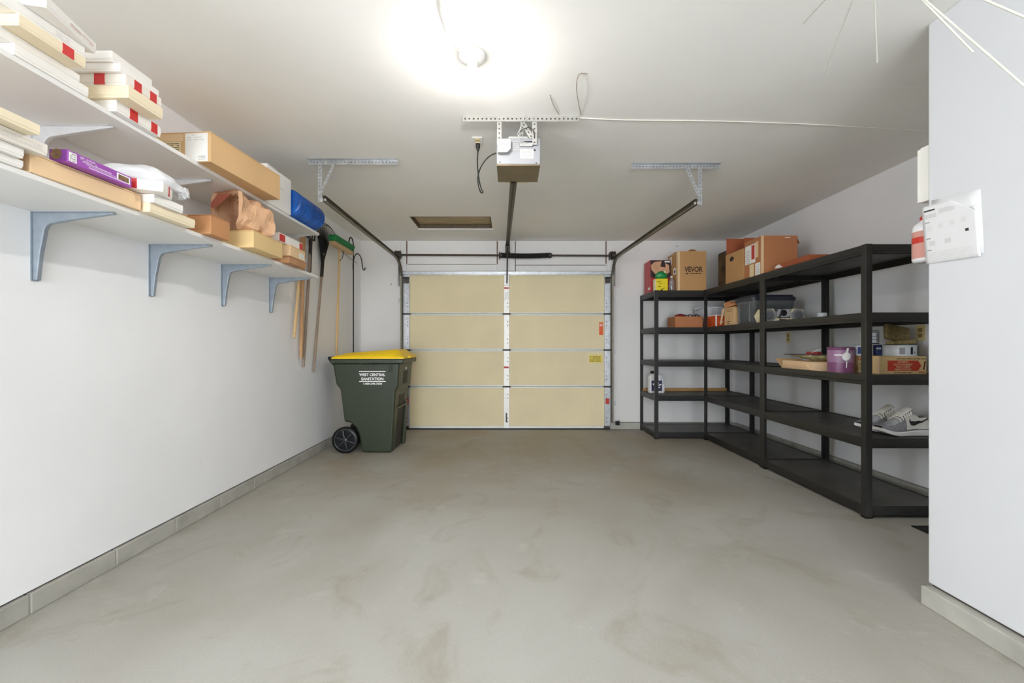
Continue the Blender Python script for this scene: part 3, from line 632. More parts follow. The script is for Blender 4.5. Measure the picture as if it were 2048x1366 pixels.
flat_box('small red-ended white box half under plastic bag, lower shelf', -1.545, 1.90, 2.02, ZL+.081, .045, 'box_white', dx=.16, rot=.40, end_tapes=((.58, 1.0),), tapes=((.55, .68),))
# plastic bag
def blob(c, r, nu=28, nv=18, amp=.25, fr=2.2, seed=0, squash=0):
    c = Vector(c)
    def fn(u, v):
        a, b = u*2*PI, (v-.5)*PI
        d = Vector((math.cos(b)*math.cos(a), math.cos(b)*math.sin(a), math.sin(b)))
        k = 1+amp*noise.noise(d*fr+Vector((seed, seed*1.7, 0)))+amp*.4*noise.noise(d*fr*3+Vector((0, seed, 3)))
        p = Vector((d.x*r[0], d.y*r[1], d.z*r[2]))*k
        if squash and p.z < 0: p.z *= squash
        return c+p
    return MB().grid(fn, nu, nv)
bagp = thing('plastic_bag', 'crumpled white plastic bag lying over boxes on lower shelf', 'bag', (-1.68, 1.95, ZL+.13))
def bagf(u, v):
    a = v*2*PI; t = u
    c = Vector((-1.715, 1.80, 1.862)).lerp(Vector((-1.59, 2.10, 1.868)), t) + Vector((0, 0, .028*math.sin(PI*min(1, t*1.1))))
    r = .012+.062*math.sin(PI*(.06+.86*t))**.8
    k = 1+.22*noise.noise(Vector((t*7, math.cos(a)*1.5, math.sin(a)*1.5)))
    p = c+Vector((math.cos(a)*r*1.15*k, 0, math.sin(a)*r*.72*k))
    p.z = max(p.z, 1.864) if t < .92 else p.z
    return p
part('film', MB().grid(bagf, 30, 24), 'bag_plastic', bagp, world=True)
part('knot', blob((-1.575, 2.085, 1.872), (.026, .026, .028), amp=.5, fr=3, seed=4), 'bag_plastic', bagp, world=True)
part('receipt', MB().quad((-1.60, 2.035, 1.872), (.3, 1, 0), (0, .1, 1), .03, .04), 'print_pink', bagp, world=True, solid=.001)
c1 = carton('carton', 'brown carton with printed end beneath paper bag, lower shelf', (-1.595-.15, 2.39, ZL), 0, .30, .157, .104, 'card_orange', tape='tape_tan')
bars([(0, .016, .15, .003), (.03, -.012, .08, .009)], 'print_dark', c1, (-.0, -.0792, .055), (1, 0, 0), (0, 0, 1))
c2 = carton('carton', 'pale yellow carton overhanging the front edge of lower shelf', (-1.558-.15, 2.80, ZL), 0, .30, .335, .106, 'card_yellow')
# paper bag
kb = thing('paper_bag', 'crumpled open brown paper bag on cartons, lower shelf', 'bag', (-1.68, 2.72, ZL+.107))
def kbf(u, v):
    t = u; a = v*2*PI
    c = Vector((-1.735, 2.635, 1.955)).lerp(Vector((-1.615, 2.86, 1.925)), t)
    ex = Vector((.91, -.41, 0)); r = 1-.25*t
    ca, sa = math.cos(a), math.sin(a); q = max(abs(ca), abs(sa))**.75
    hw = .118*r*ca/q; hh = (.122*r)*sa/q
    if t < .12: hw *= 1.1; hh *= 1.12
    n = noise.noise(Vector((t*4.2, ca*2.0+5, sa*2.0)))
    p = c+ex*(hw*(1+.28*n))+Vector((0, 0, hh*(1+.30*n)))+Vector((ex.y, -ex.x, 0))*(.035*noise.noise(Vector((ca*2, sa*2, t*3+9))))
    p.z = max(p.z, ZL+.1085); p.z = min(p.z, ZU-.026)
    return p
part('sack', MB().grid(kbf, 14, 20, smooth=False), 'kraft', kb, world=True, solid=.0012)
def kbe(u, v):
    p1 = Vector(kbf(1, v)); c = Vector((-1.60, 2.88, 1.90)); return p1.lerp(c, u)
part('sack_bottom', MB().grid(kbe, 2, 20, smooth=False), 'kraft', kb, world=True)
part('printed_fold', MB().add([(-1.84, 2.665, 2.01), (-1.80, 2.67, 2.072), (-1.71, 2.66, 2.070), (-1.765, 2.63, 1.99), (-1.82, 2.64, 1.975)], [(0, 1, 2, 3, 4)]), 'kraft_red', kb, world=True, solid=.0015)
bxa = carton('small_carton', 'low brown box at bottom of small stack at far end, lower shelf', (-1.585-.10, 3.24, ZL), 0, .20, .26, .048, 'card_brown')
bxb = carton('small_carton', 'pinkish brown box with white label in small stack, lower shelf', (-1.583-.10, 3.23, ZL+.049), .03, .20, .24, .080, 'card_light')
part('label', MB().box(.0995, .1008, .02, .10, .012, .050), 'paper_white', bxb); bars(rough_lines(4, .06, .008, .003, 8), 'print_grey', bxb, (.1012, .06, .031), (0, 1, 0), (0, 0, 1))
bxw = carton('small_carton', 'white box with red printing on top of small stack, lower shelf', (-1.60-.11, 3.17, ZL+.130), 0, .22, .34, .060, 'box_white')
part('red_print', MB().box(.1095, .1108, -.165, -.09, .004, .052), 'tape_red', bxw); part('red_print', MB().box(.1095, .1108, .12, .165, .004, .052), 'tape_red', bxw)
# upper shelf, far end
bc = thing('shipping_carton', 'large tan shipping carton jutting over upper shelf edge', 'box', (-1.551-.17, 2.592, ZU), 0, None); bc.rotation_euler = (0, 0, -.075)
part('body', MB().box(-.17, .17, -.302, .302, .0005, .155), 'card_tan', bc, bevel=.003)
for s in (-1, 1): part('flap', MB().box(min(.001*s, .169*s), max(.001*s, .169*s), -.301, .301, .1555, .16), 'card_tan', bc, bevel=.001)
o_ = part('address_label', MB().box(.03, .155, -.3032, -.302, .004, .152), 'paper_white', bc); bars(rough_lines(3, .10, .012, .003, 6, .6), 'print_pale', o_, (.09, -.3038, .13), (1, 0, 0), (0, 0, 1)); bars(rough_lines(3, .04, .008, .003, 7), 'print_grey', o_, (.125, -.3038, .022), (1, 0, 0), (0, 0, 1))
o_ = part('shipping_label', MB().box(-.10, .005, -.3032, -.302, .03, .11), 'label_cream', bc); bars(rough_lines(7, .09, .010, .004, 9), 'print_dark', o_, (-.047, -.3038, .07), (1, 0, 0), (0, 0, 1))
part('tape', MB().box(-.16, .02, -.3036, -.3024, .112, .150), 'tape_tan', bc)
wb = thing('white_carton', 'white carton standing beyond the tan shipping carton, upper shelf', 'box', (-1.632-.15, 3.07, ZU))
part('body', MB().box(-.15, .15, -.158, .158, .0005, .255), 'box_white', wb, bevel=.003)
part('flap', MB().add([(-.15, -.157, .256), (.15, -.157, .256), (.14, -.02, .268), (-.14, -.02, .268)], [(0, 1, 2, 3)]), 'box_white', wb, solid=.003)
part('flap', MB().add([(-.15, .157, .256), (.15, .157, .256), (.14, .02, .262), (-.14, .02, .262)], [(0, 1, 2, 3)]), 'box_white', wb, solid=.003)
bars(rough_lines(2, .05, .012, .004, 3), 'print_pale', wb, (.1506, .03, .15), (0, 1, 0), (0, 0, 1))
bj = thing('ribbed_container', 'blue ribbed plastic container lying on its side, end of upper shelf', 'container', (-1.668, 3.46, ZU))
pr = [(.02, -.215), (.085, -.213), (.098, -.205)]
for i in range(11):
    y = -.195+i*.034; pr += [(.104, y), (.104, y+.012), (.092, y+.020), (.092, y+.027)]
pr += [(.104, .186), (.102, .20), (.088, .206), (.02, .206)]
part('drum', MB().lathe(pr, (0, 0, .1045), 40, 'y', cap=True), 'blue_plastic', bj)
part('end_rim', MB().lathe([(.088, .2055), (.088, .214), (.074, .214), (.074, .2055)], (0, 0, .1045), 36, 'y', cap=False), 'blue_plastic', bj)

# ------------------------------------------------------------------ long handled tools on the left wall
XT = XL+.03
def ywall(u, x=XT): return x*F/(u-CU)
def shaft(u0, v0, u1, v1, r0, r1, x0=XT, x1=XT):
    ya, yb = ywall(u0, x0), ywall(u1, x1)
    a, b = Vector((x0, ya, Z(v0, ya))), Vector((x1, yb, Z(v1, yb)))
    pts = [a.lerp(b, t/6) for t in range(7)]
    return pts, [r0*.75]+[r0+(r1-r0)*t/6 for t in range(1, 7)]
def tool(name, label, u0, v0, u1, v1, r0, r1, m, cat, x0=XT, x1=XT):
    p, r = shaft(u0, v0, u1, v1, r0, r1, x0, x1)
    t = thing(name, label, cat, p[0]); part('handle', MB().tube(p, r, 12), m, t, world=True); return t, p
t, p = tool('garden_hoe', 'shortest pale wooden tool handle crossing behind the lower shelf', 588, 676, 602, 520, .015, .014, 'handle_light', 'tool', XT+.045, XT+.01)
part('hoe_blade', MB().prism([(p[-1].y-.06, p[-1].z), (p[-1].y+.06, p[-1].z), (p[-1].y+.05, p[-1].z+.09), (p[-1].y-.05, p[-1].z+.09)], 'x', XT-.012, XT-.008), 'iron_dark', t, world=True)
t, p = tool('wooden_post', 'tan wooden pole with thick squared top, next to pale handle', 602, 717, 606, 512, .0165, .018, 'handle_tan', 'pole', XT+.012, XT+.012)
e = p[-1]; part('squared_top', MB().box(e.x-.018, e.x+.018, e.y-.022, e.y+.022, e.z-.02, e.z+.20), 'handle_tan', t, bevel=.006, world=True)
t, p = tool('garden_fork', 'grey weathered tool handle with dark metal socket near its top', 607, 734, 621, 495, .014, .014, 'handle_grey', 'tool')
e = p[-1]; part('socket', MB().tube([e-Vector((0, .02, .25)), e, e+Vector((0, .006, .08))], [.017, .017, .02], 10), 'iron_dark', t, world=True)
hd = part('fork_head', MB().tube([(XT, e.y-.085, e.z+.09), (XT, e.y+.09, e.z+.09)], .009, 8), 'iron_dark', t, world=True)
for k in range(4):
    yk = e.y-.08+.055*k; part('tine', MB().tube([(XT, yk, e.z+.09), (XT+.01, yk, e.z+.16), (XT+.03, yk, e.z+.20)], [.008, .007, .003], 6), 'iron_dark', hd, world=True)
# leaf rake
t, p = tool('leaf_rake', 'leaf rake hung head up with black fan of tines', 627, 744, 645, 532, .0135, .012, 'handle_grey', 'rake')
e = p[-1]
part('ferrule', MB().tube([e-Vector((0, .02, .12)), e+Vector((0, .004, .03))], .017, 10), 'iron_dark', t, world=True)
part('fan_web', MB().prism([(e.y-.016, e.z-.02), (e.y+.020, e.z-.02), (e.y+.055, e.z+.13), (e.y-.052, e.z+.15)], 'x', XT-.004, XT+.004), 'black_plastic', t, world=True)
for k in range(15):
    f_ = k/14; ang = -.40+.86*f_
    L1 = .46
    tip = Vector((XT+.012, e.y+math.sin(ang)*L1, e.z+math.cos(ang)*L1-.01))
    a_ = Vector((XT, e.y, e.z)); m_ = a_.lerp(tip, .9)+Vector((.002, 0, .005))
    part('tine', MB().tube([a_, a_.lerp(tip, .5), m_, tip+Vector((.035, .008, .0)), tip+Vector((.052, .012, -.028))], [.0045, .0042, .004, .0036, .003], 6), 'black_plastic' if k < 11 else 'iron_dark', t, world=True)
part('cross_band', MB().tube([(XT+.002, e.y+math.sin(-.40+.86*k/8)*.30, e.z+math.cos(-.40+.86*k/8)*.30) for k in range(9)], .005, 6), 'black_plastic', t, world=True)
part('hang_sticker', MB().lathe([(.013, .0), (.012, .002)], (XT+.0045, e.y+.02, e.z+.13), 12, 'x'), 'paper_white', t, world=True)
# push broom
t, p = tool('push_broom', 'push broom hung head up with green bristles', 673, 712, 679, 497, .0135, .0125, 'handle_light', 'broom', XT, XT+.115)
e = p[-1]
part('head_block', MB().box(e.x-.035, e.x+.035, e.y-.20, e.y+.34, e.z-.005, e.z+.04), 'broom_block', t, bevel=.008, world=True)
part('bristles', MB().prism([(e.x-.034, e.z+.04), (e.x+.034, e.z+.04), (e.x+.055, e.z+.105), (e.x-.045, e.z+.105)], 'y', e.y-.21, e.y+.35), 'broom_green', t, bevel=.012, world=True)
part('brace_wire', MB().tube([(e.x, e.y, e.z-.14), (e.x+.005, e.y+.07, e.z-.09), (e.x, e.y+.12, e.z)], .004, 6), 'iron_dark', t, world=True)
# shepherd hook
sk = thing('shepherd_hook', 'black iron shepherd hook standing in the corner', 'garden hook', (XL+.05, 5.52, 0))
y_ = 5.52; x_ = XL+.05
pp = [(x_, y_, .002), (x_, y_, .8), (x_, y_, 1.7), (x_, y_, 2.36)]+[(x_-.0+.0, y_-.075*(1-math.cos(a)), 2.40+.09*math.sin(a)) for a in [k*PI*1.15/8 for k in range(0, 9)]]
part('rod', MB().tube(smooth_path(pp, 4), .0075, 8), 'strap_black', sk, world=True)
pp = [(x_, y_-.012, 2.10), (x_+.003, y_-.012, 2.20), (x_+.03, y_-.014, 2.285), (x_+.07, y_-.015, 2.295), (x_+.105, y_-.015, 2.24), (x_+.118, y_-.015, 2.15), (x_+.128, y_-.015, 2.10), (x_+.148, y_-.015, 2.095), (x_+.155, y_-.015, 2.125)]
part('side_hook', MB().tube(smooth_path(pp, 4), .0065, 8), 'strap_black', sk, world=True)
tag(part('tool_wire', MB().tube([(XL+.012, 4.72, 2.30), (XL+.03, 5.05, 2.27), (XL+.012, 5.75, 2.225)], .003, 6), 'wire_brown'), 'thin wire strung along left wall behind the broom', 'wire')

# ------------------------------------------------------------------ wheelie bin
bn = thing('wheeled_bin', 'dark green wheeled trash bin with yellow lid by left wall', 'trash bin', (-1.5, 4.86, 0))
YC = 4.86
def hw(z): return .250+.062*z
prof = [(-1.868, .955), (-1.838, .730), (-1.795, .675), (-1.762, .330), (-1.70, .326), (-1.640, .270), (-1.605, .17), (-1.588, .022), (-1.55, .006), (-1.29, .004), (-1.262, .022), (-1.215, .655), (-1.188, .70), (-1.168, .955)]
n_ = len(prof); mb = MB()
vs_ = [(x, YC-hw(z), z) for x, z in prof]+[(x, YC+hw(z), z) for x, z in prof]
mb.add(vs_, [tuple(range(n_)), tuple(range(2*n_-1, n_-1, -1))]+[((i+1)%n_, i, n_+i, n_+(i+1)%n_) for i in range(n_)])
body = part('body', mb, 'bin_green', bn, bevel=.022, seg=3, world=True)
part('rim', MB().box(-1.885, -1.128, YC-.330, YC+.330, .950, 1.000), 'bin_green', bn, bevel=.012, seg=3, world=True)
for x in (-1.57, -1.45): part('rim_rib', MB().box(x-.004, x+.004, YC-.334, YC-.328, .945, .998), 'bin_green', bn, world=True)
for x in (-1.275, -1.25): part('corner_rib', MB().tube([(x, YC-hw(.94)-.004, .94), (x, YC-hw(.86)-.002, .86)], .007, 6), 'bin_green', bn, world=True)
# lid: raised panel that climbs towards the hinge-free end
def lidf(u, v):
    x = -1.872+.752*u; y = YC-.322+.644*v
    e_ = min(u, 1-u)*6.; f_ = min(v, 1-v)*5.
    k = min(1, max(0, e_))*min(1, max(0, f_)); k = k*k*(3-2*k)
    return (x, y, 1.012+.022*min(1, max(0, min(u, 1-u)*30))*min(1, max(0, min(v, 1-v)*30))+k*(.018+.055*u))
part('lid', MB().grid(lidf, 40, 30).box(-1.874, -1.118, YC-.324, YC+.324, 1.0005, 1.013), 'bin_yellow', bn, bevel=0, world=True)
part('lid_grip', MB().box(-1.125, -1.098, YC-.12, YC+.12, 1.002, 1.03), 'bin_yellow', bn, bevel=.008, world=True)
part('handle_bar', MB().tube([(-1.925, YC-.25, 1.005), (-1.925, YC+.25, 1.005)], .017, 12), 'black_plastic', bn, world=True)
for s in (-1, 1): part('handle_mount', MB().tube([(-1.927, YC+s*.245, 1.010), (-1.90, YC+s*.245, .975), (-1.86, YC+s*.245, .93)], [.02, .022, .02], 10), 'black_plastic', bn, world=True)
for s in (-1, 1):
    yw = YC+s*.245; r_ = .138
    cx_, cz_ = -1.752, r_+.001
    w = part('wheel', MB().lathe([(r_-.03, -.030), (r_-.006, -.030), (r_, -.022), (r_, .022), (r_-.006, .030), (r_-.03, .030)], (cx_, yw, cz_), 40, 'y', cap=False).lathe([(r_-.03, -.010), (r_-.03, .030)], (cx_, yw, cz_), 40, 'y', cap=True), 'black_plastic', bn, world=True)
    part('rim_ring', MB().lathe([(r_-.034, -.012), (r_-.034, -.031), (r_-.028, -.033), (r_-.022, -.031)], (cx_, yw, cz_), 40, 'y', cap=False), 'wheel_spoke', w, world=True)
    part('hub', MB().lathe([(.03, -.03), (.026, -.036), (.0, -.036)], (cx_, yw, cz_), 20, 'y', cap=False), 'wheel_spoke', w, world=True)
    for k in range(6):
        a = k*PI/3+.75
        part('spoke', MB().tube([(cx_+.02*math.cos(a), yw-.024, cz_+.02*math.sin(a)), (cx_+(r_-.028)*math.cos(a), yw-.024, cz_+(r_-.028)*math.sin(a))], [.012, .008], 6), 'wheel_spoke', w, world=True)
    for k in range(30):
        a = k*PI/15
        part('tread_lug', MB().cbox((cx_+(r_-.001)*math.cos(a), yw-.012, cz_+(r_-.001)*math.sin(a)), (.006, .024, .010), Matrix.Rotation(-a, 3, 'Y')), 'black_plastic', w, world=True) if s == -1 else None
part('axle', MB().tube([(-1.752, YC-.24, .139), (-1.752, YC+.24, .139)], .011, 8), 'dark_steel', bn, world=True)
# front (room side): dark panels standing in for shade in recesses, and lift bar
def fx(z): return -1.262+(z-.022)/(.655-.022)*(.047) if z < .655 else -1.188+(z-.70)/.255*.02
part('grip_recess_shade', MB().prism([(fx(.86)+.0015, .86), (fx(.72)+.0015, .72), (fx(.72)-.01, .72), (fx(.86)-.01, .86)], 'y', YC-.10, YC+.10), 'bin_recess_shade', bn, world=True)
part('catch_recess_shade', MB().prism([(fx(.60)+.0015, .60), (fx(.03)+.0015, .03), (fx(.03)-.01, .03), (fx(.60)-.01, .60)], 'y', YC-.13, YC+.13), 'bin_recess_shade', bn, world=True)
part('lift_bar', MB().tube([(fx(.47)+.012, YC-.17, .47), (fx(.47)+.012, YC+.17, .47)], .012, 8), 'bin_green', bn, world=True)
part('front_post', MB().prism([(fx(.5), .52), (fx(.5)+.016, .50), (fx(.02)+.03, .004), (fx(.02), .004)], 'y', YC+.16, YC+.235), 'bin_green', bn, bevel=.006, world=True)
# lettering on the side panel
def by(z): return YC-hw(z)-.0015
upv = Vector((0, -.062, 1))
for s_, z, size, w in (('WEST CENTRAL', .832, .040, .272), ('SANITATION', .788, .040, .232), ('1-800-246-7630', .738, .026, .195)):
    lettering(s_, size, 'print_white', body, (-1.453, by(z), z), (1, 0, 0), upv, world=True, bold=.028, width=w)
for z in (.868, .762): part('print_rule', MB().quad((-1.453, by(z), z), (1, 0, 0), upv, .278, .009), 'print_white', body, world=True)
part('serial_mark', MB().box(fx(.88)+.001, fx(.88)+.002, YC-.04, YC+.04, .875, .90), 'print_pale', bn, world=True)

# ------------------------------------------------------------------ black steel racks
LV = [.083, .53, .947, 1.36, 1.81]
DK = .006
PW, PT, RH = .042, .003, .066
def rack(label, x0, x1, y0, y1, group='black boltless racks'):
    r = thing('steel_rack', label, 'shelving rack', ((x0+x1)/2, (y0+y1)/2, 0), 0, None)
    for sx_, xx in ((1, x0), (-1, x1)):
        for sy_, yy in ((1, y0), (-1, y1)):
            m = MB()
            m.prism([(xx, yy), (xx+sx_*PW, yy), (xx+sx_*PW, yy+sy_*PT), (xx+sx_*PT, yy+sy_*PT), (xx+sx_*PT, yy+sy_*PW), (xx, yy+sy_*PW)] if sx_*sy_ > 0 else [(xx, yy), (xx, yy+sy_*PW), (xx+sx_*PT, yy+sy_*PW), (xx+sx_*PT, yy+sy_*PT), (xx+sx_*PW, yy+sy_*PT), (xx+sx_*PW, yy)], 'z', .001, 1.812)
            pst = part('post', m, 'black_powder', r, world=True, bevel=.0008, seg=1)
            part('foot_cap', MB().box(min(xx-sx_*.001, xx+sx_*.044), max(xx-sx_*.001, xx+sx_*.044), min(yy-sy_*.001, yy+sy_*.044), max(yy-sy_*.001, yy+sy_*.044), 0.0, .012), 'black_plastic', pst, world=True)
    t = .016; g = PT+.0005
    for z in LV:
        zb_ = max(z-RH, .013)
        for a in (0, 1):
            xa = x0+g if not a else x1-g-t
            part('rail', MB().box(xa, xa+.003 if not a else xa+t, y0+g, y1-g, zb_, z).box(xa, xa+t, y0+g, y1-g, zb_, zb_+.003).box(xa, xa+t, y0+g, y1-g, zb_+.02, zb_+.023), 'black_powder', r, world=True)
            ya = y0+g if not a else y1-g-t
            part('rail', MB().box(x0+g+t, x1-g-t, ya if not a else ya+t-.003, ya+.003 if not a else ya+t, zb_, z).box(x0+g+t, x1-g-t, ya, ya+t, zb_, zb_+.003).box(x0+g+t, x1-g-t, ya, ya+t, zb_+.02, zb_+.023), 'black_powder', r, world=True)
        part('deck', MB().box(x0+g+.004, x1-g-.004, y0+g+.004, y1-g-.004, z-DK-.014, z-DK), 'deck_board', r, world=True)
    return r
RX0, RX1 = 2.338, 2.938
rack('nearest black steel rack, holding the paint cans and sneakers', RX0, RX1, 2.865, 4.055)
rack('middle black steel rack, carrying the big open carton', RX0+.006, RX1, 4.060, 5.285)
rack('black steel rack against the far wall, holding the white jug', 1.752, RX1+.01, 5.290, 5.905)
D = [z-DK+.0008 for z in LV]

# -- top of the far rack
zt = D[4]
rb_ = thing('appliance_box', 'red picture box standing behind the yellow package, far rack', 'box', (1.925, 5.68, zt))
part('body', MB().box(-.145, .115, -.125, .125, 0, .425), 'picture_red', rb_, bevel=.003)
part('picture', MB().box(-.143, .113, -.1262, -.125, .20, .422), 'picture_black', rb_)
part('food_picture', MB().prism([(-.13, .30), (-.06, .22), (.03, .215), (.10, .27), (.09, .36), (.0, .41), (-.09, .40), (-.14, .36)], 'y', -.1272, -.1262), 'picture_tan', rb_)
part('handle_picture', MB().prism([(-.02, .34), (.05, .33), (.04, .42), (.0, .42)], 'y', -.1282, -.1272), 'picture_black', rb_)
part('brand_mark', MB().box(.035, .105, -.1286, -.1276, .395, .412), 'print_white', rb_)
bars([(0, .02-.03*k, .006+.0*k, .018) for k in range(7)], 'print_pink', rb_, (-.1456, 0, .28), (0, -1, 0), (0, 0, 1))
part('corner_mark', MB().box(-.1462, -.145, -.11, -.03, .05, .08), 'print_white', rb_)
yg = thing('snack_package', 'yellow and green printed package in front of red box', 'package', (1.862, 5.43, zt))
part('body', MB().box(-.062, .085, -.04, .04, 0, .165), 'bag_yellow', yg, bevel=.010)
part('side_picture', MB().box(-.083, -.0625, -.042, .03, 0.0, .16), 'bag_cream', yg, bevel=.008)
part('green_top', blob((.012, 0, .205), (.072, .042, .052), amp=.25, fr=2, seed=2, squash=.9), 'bag_green', yg)
part('twist', blob((.06, 0, .25), (.016, .012, .02), 10, 8, amp=.3), 'bag_cream', yg)
bars([(-.03, .05, .05, .006), (-.01, .02, .04, .005), (-.035, -.01, .03, .008), (.0, -.045, .05, .006), (-.02, -.06, .03, .012)], 'print_brown', yg, (.01, -.0412, .085), (1, 0, .25), (-.25, 0, 1))
cb = thing('clear_bottle', 'small clear plastic bottle between yellow package and tall carton', 'bottle', (2.0, 5.42, zt))
part('body', MB().lathe([(.028, 0), (.034, .01), (.034, .10), (.028, .115), (.032, .13), (.024, .155), (.013, .17), (.013, .18)], (0, 0, 0), 20), 'clear_plastic', cb)
part('cap', MB().lathe([(.015, .178), (.015, .195)], (0, 0, 0), 14), 'white_plastic', cb)
vb = thing('tall_carton', 'tall tan carton printed VEVOR on top of far rack', 'box', (2.046+.175, 5.335+.17, zt))
part('body', MB().box(-.175, .175, -.17, .17, 0, .49), 'card_vevor', vb, bevel=.003)
part('flap', MB().add([(-.173, -.168, .490), (.173, -.168, .490), (.173, .0, .500), (-.173, .0, .500)], [(0, 1, 2, 3)]), 'card_vevor', vb, solid=.004)
def flapc(u, v): return (-.02+.17*u, .168-.19*v, .491+.045*math.sin(PI*u)*(.3+.7*v)+.012*v)
part('flap', MB().grid(flapc, 8, 4), 'card_brown', vb, solid=.004)
lettering('VEVOR', .088, 'print_brown', vb, (.018, -.1712, .265), (1, 0, 0), (0, 0, 1), bold=.03, width=.225)
bars(rough_lines(1, .15, .01, .010, 21), 'print_brown', vb, (.04, -.1712, .218), (1, 0, 0), (0, 0, 1))
part('arrow_mark', MB().prism([(-.09, .214), (-.052, .228), (-.052, .205)], 'y', -.1712, -.1705), 'print_brown', vb)
part('corner_tape', MB().box(-.1762, -.150, -.1706, -.12, .0, .49), 'tape_tan', vb)
for y0_, z0_, z1_ in ((-.10, .22, .30), (.03, .06, .18), (.03, .36, .46)): part('shipping_label', MB().box(-.1765, -.175, y0_, y0_+.075, z0_, z1_), 'paper_white', vb)
part('label_mark', MB().box(-.1772, -.1766, -.085, -.05, .24, .275), 'print_dark', vb)
# -- top of the middle rack
tv = thing('television', 'old black television behind the open cartons, middle rack', 'television', (2.45+.20, 4.96, zt))
part('cabinet', MB().box(-.20, .20, -.125, .165, 0.0, .42), 'tv_black', tv, bevel=.012, seg=3)
part('bezel', MB().box(-.212, -.20, -.12, .16, .01, .41), 'tv_black', tv, bevel=.006)
part('screen', MB().grid(lambda u, v: (-.2125-.010*math.sin(PI*u)*math.sin(PI*v), -.10+.235*u, .075+.31*v), 8, 8), 'tv_screen', tv)
part('foot_strip', MB().box(-.2145, -.212, -.10, .14, .025, .05), 'tv_screen', tv)
ob = thing('open_carton', 'open tan carton with a hand hole and one flap raised', 'box', (2.47+.04, 4.64, zt))
w2, l2, hh = .13, .178, .330; tk = .005
part('base', MB().box(-w2, w2, -l2, l2, 0, tk), 'card_tan', ob)
hp = MB()   # front panel with a real hand hole
hc = (.05, .262); angs = sorted([2*PI*k/16 for k in range(16)]+[math.atan2(z-hc[1], y-hc[0]) % (2*PI) for y in (-l2, l2) for z in (tk, hh)])
def border(a):
    cy, cz = math.cos(a), math.sin(a); t = min([((l2 if cy > 0 else -l2)-hc[0])/cy if abs(cy) > 1e-6 else 9, ((hh if cz > 0 else tk)-hc[1])/cz if abs(cz) > 1e-6 else 9]); return (-w2, hc[0]+cy*t, hc[1]+cz*t)
nh = len(angs)
hp.add([(-w2, hc[0]+.048*math.cos(a), hc[1]+(.030 if math.sin(a) > 0 else .020)*math.sin(a)) for a in angs]+[border(a) for a in angs], [(k, (k+1) % nh, nh+(k+1) % nh, nh+k) for k in range(nh)])
part('front_panel', hp, 'card_vevor', ob, solid=tk)
part('side_panel', MB().box(-w2+.003, w2, -l2, -l2+tk, tk, hh), 'card_vevor', ob); part('side_panel', MB().box(-w2+.003, w2, l2-tk, l2, tk, hh), 'card_vevor', ob)
part('back_panel', MB().box(w2-tk, w2, -l2+tk, l2-tk, tk, hh), 'card_vevor', ob)
part('raised_flap', MB().box(-w2+.005, w2-.005, l2-tk, l2, hh+.001, hh+.185), 'card_red', ob)
part('hole_backing', MB().box(-w2+.006, -w2+.009, -l2+.01, l2-.01, .15, hh-.004), 'print_dark', ob)  # dark sheet directly behind the hand hole
bb = thing('large_carton', 'large reddish brown carton with raised back flap, middle rack', 'box', (2.385+.175, 4.145+.152, zt))
w2, l2, hh = .172, .152, .385
part('body', MB().box(-w2, w2, -l2, l2, 0, hh), 'card_rust', bb, bevel=.003)
part('back_flap', MB().add([(-w2, l2-.004, hh), (w2, l2-.004, hh), (w2+.035, l2+.03, hh+.055), (-w2+.0, l2+.02, hh+.055)], [(0, 1, 2, 3)]), 'card_red', bb, solid=.005)
part('side_flap', MB().add([(w2, -l2+.02, hh), (w2, l2, hh), (w2+.055, l2, hh-.02), (w2+.055, -l2+.06, hh-.06)], [(0, 1, 2, 3)]), 'card_red', bb, solid=.005)
o_ = part('packing_label', MB().box(-w2-.0014, -w2, -.045, .135, .15, .335), 'paper_white', bb)
part('red_stripe', MB().box(-w2-.0022, -w2-.0014, -.035, .02, .185, .325), 'sticker_red', o_); bars(rough_lines(7, .08, .02, .006, 4), 'print_grey', o_, (-w2-.0022, .08, .22), (0, -1, 0), (0, 0, 1))
part('tape', MB().box(-w2-.0026, -w2-.0015, -.10, -.05, .19, .345), 'tape_tan', bb)
part('tape', MB().box(-w2-.0014, -w2, -.02, .055, .0, .14), 'label_cream', bb)
o_ = part('address_label', MB().box(-w2-.0016, -w2, -.128, -.045, .02, .135), 'paper_white', bb); bars(rough_lines(6, .06, .016, .005, 14), 'print_grey', o_, (-w2-.0022, -.087, .078), (0, -1, 0), (0, 0, 1))
part('edge_tape', MB().box(-w2-.001, -w2+.02, -l2-.001, -l2+.012, .0, hh), 'tape_tan', bb)
part('staple_mark', MB().box(.05, .10, -l2-.001, -l2, hh-.022, hh-.016), 'paper_white', bb)
fb = thing('flat_carton', 'low red-brown flat carton with torn paper, nearest rack top', 'box', (2.40+.22, 3.73, zt))
part('body', MB().box(-.22, .22, -.23, .23, 0, .066), 'card_red', fb, bevel=.003)
part('flap', MB().box(-.215, .215, -.226, .0, .0665, .071), 'card_red', fb); part('flap', MB().box(-.215, .215, .002, .226, .0665, .071), 'card_red', fb)
part('torn_paper', MB().add([(-.2215, .17, .03), (-.228, .13, .045), (-.2215, .11, .03), (-.23, .15, .06), (-.222, .20, .055), (-.226, .22, .035)], [(0, 1, 2), (0, 3, 1), (0, 5, 4, 3)]), 'paper_white', fb, solid=.001)
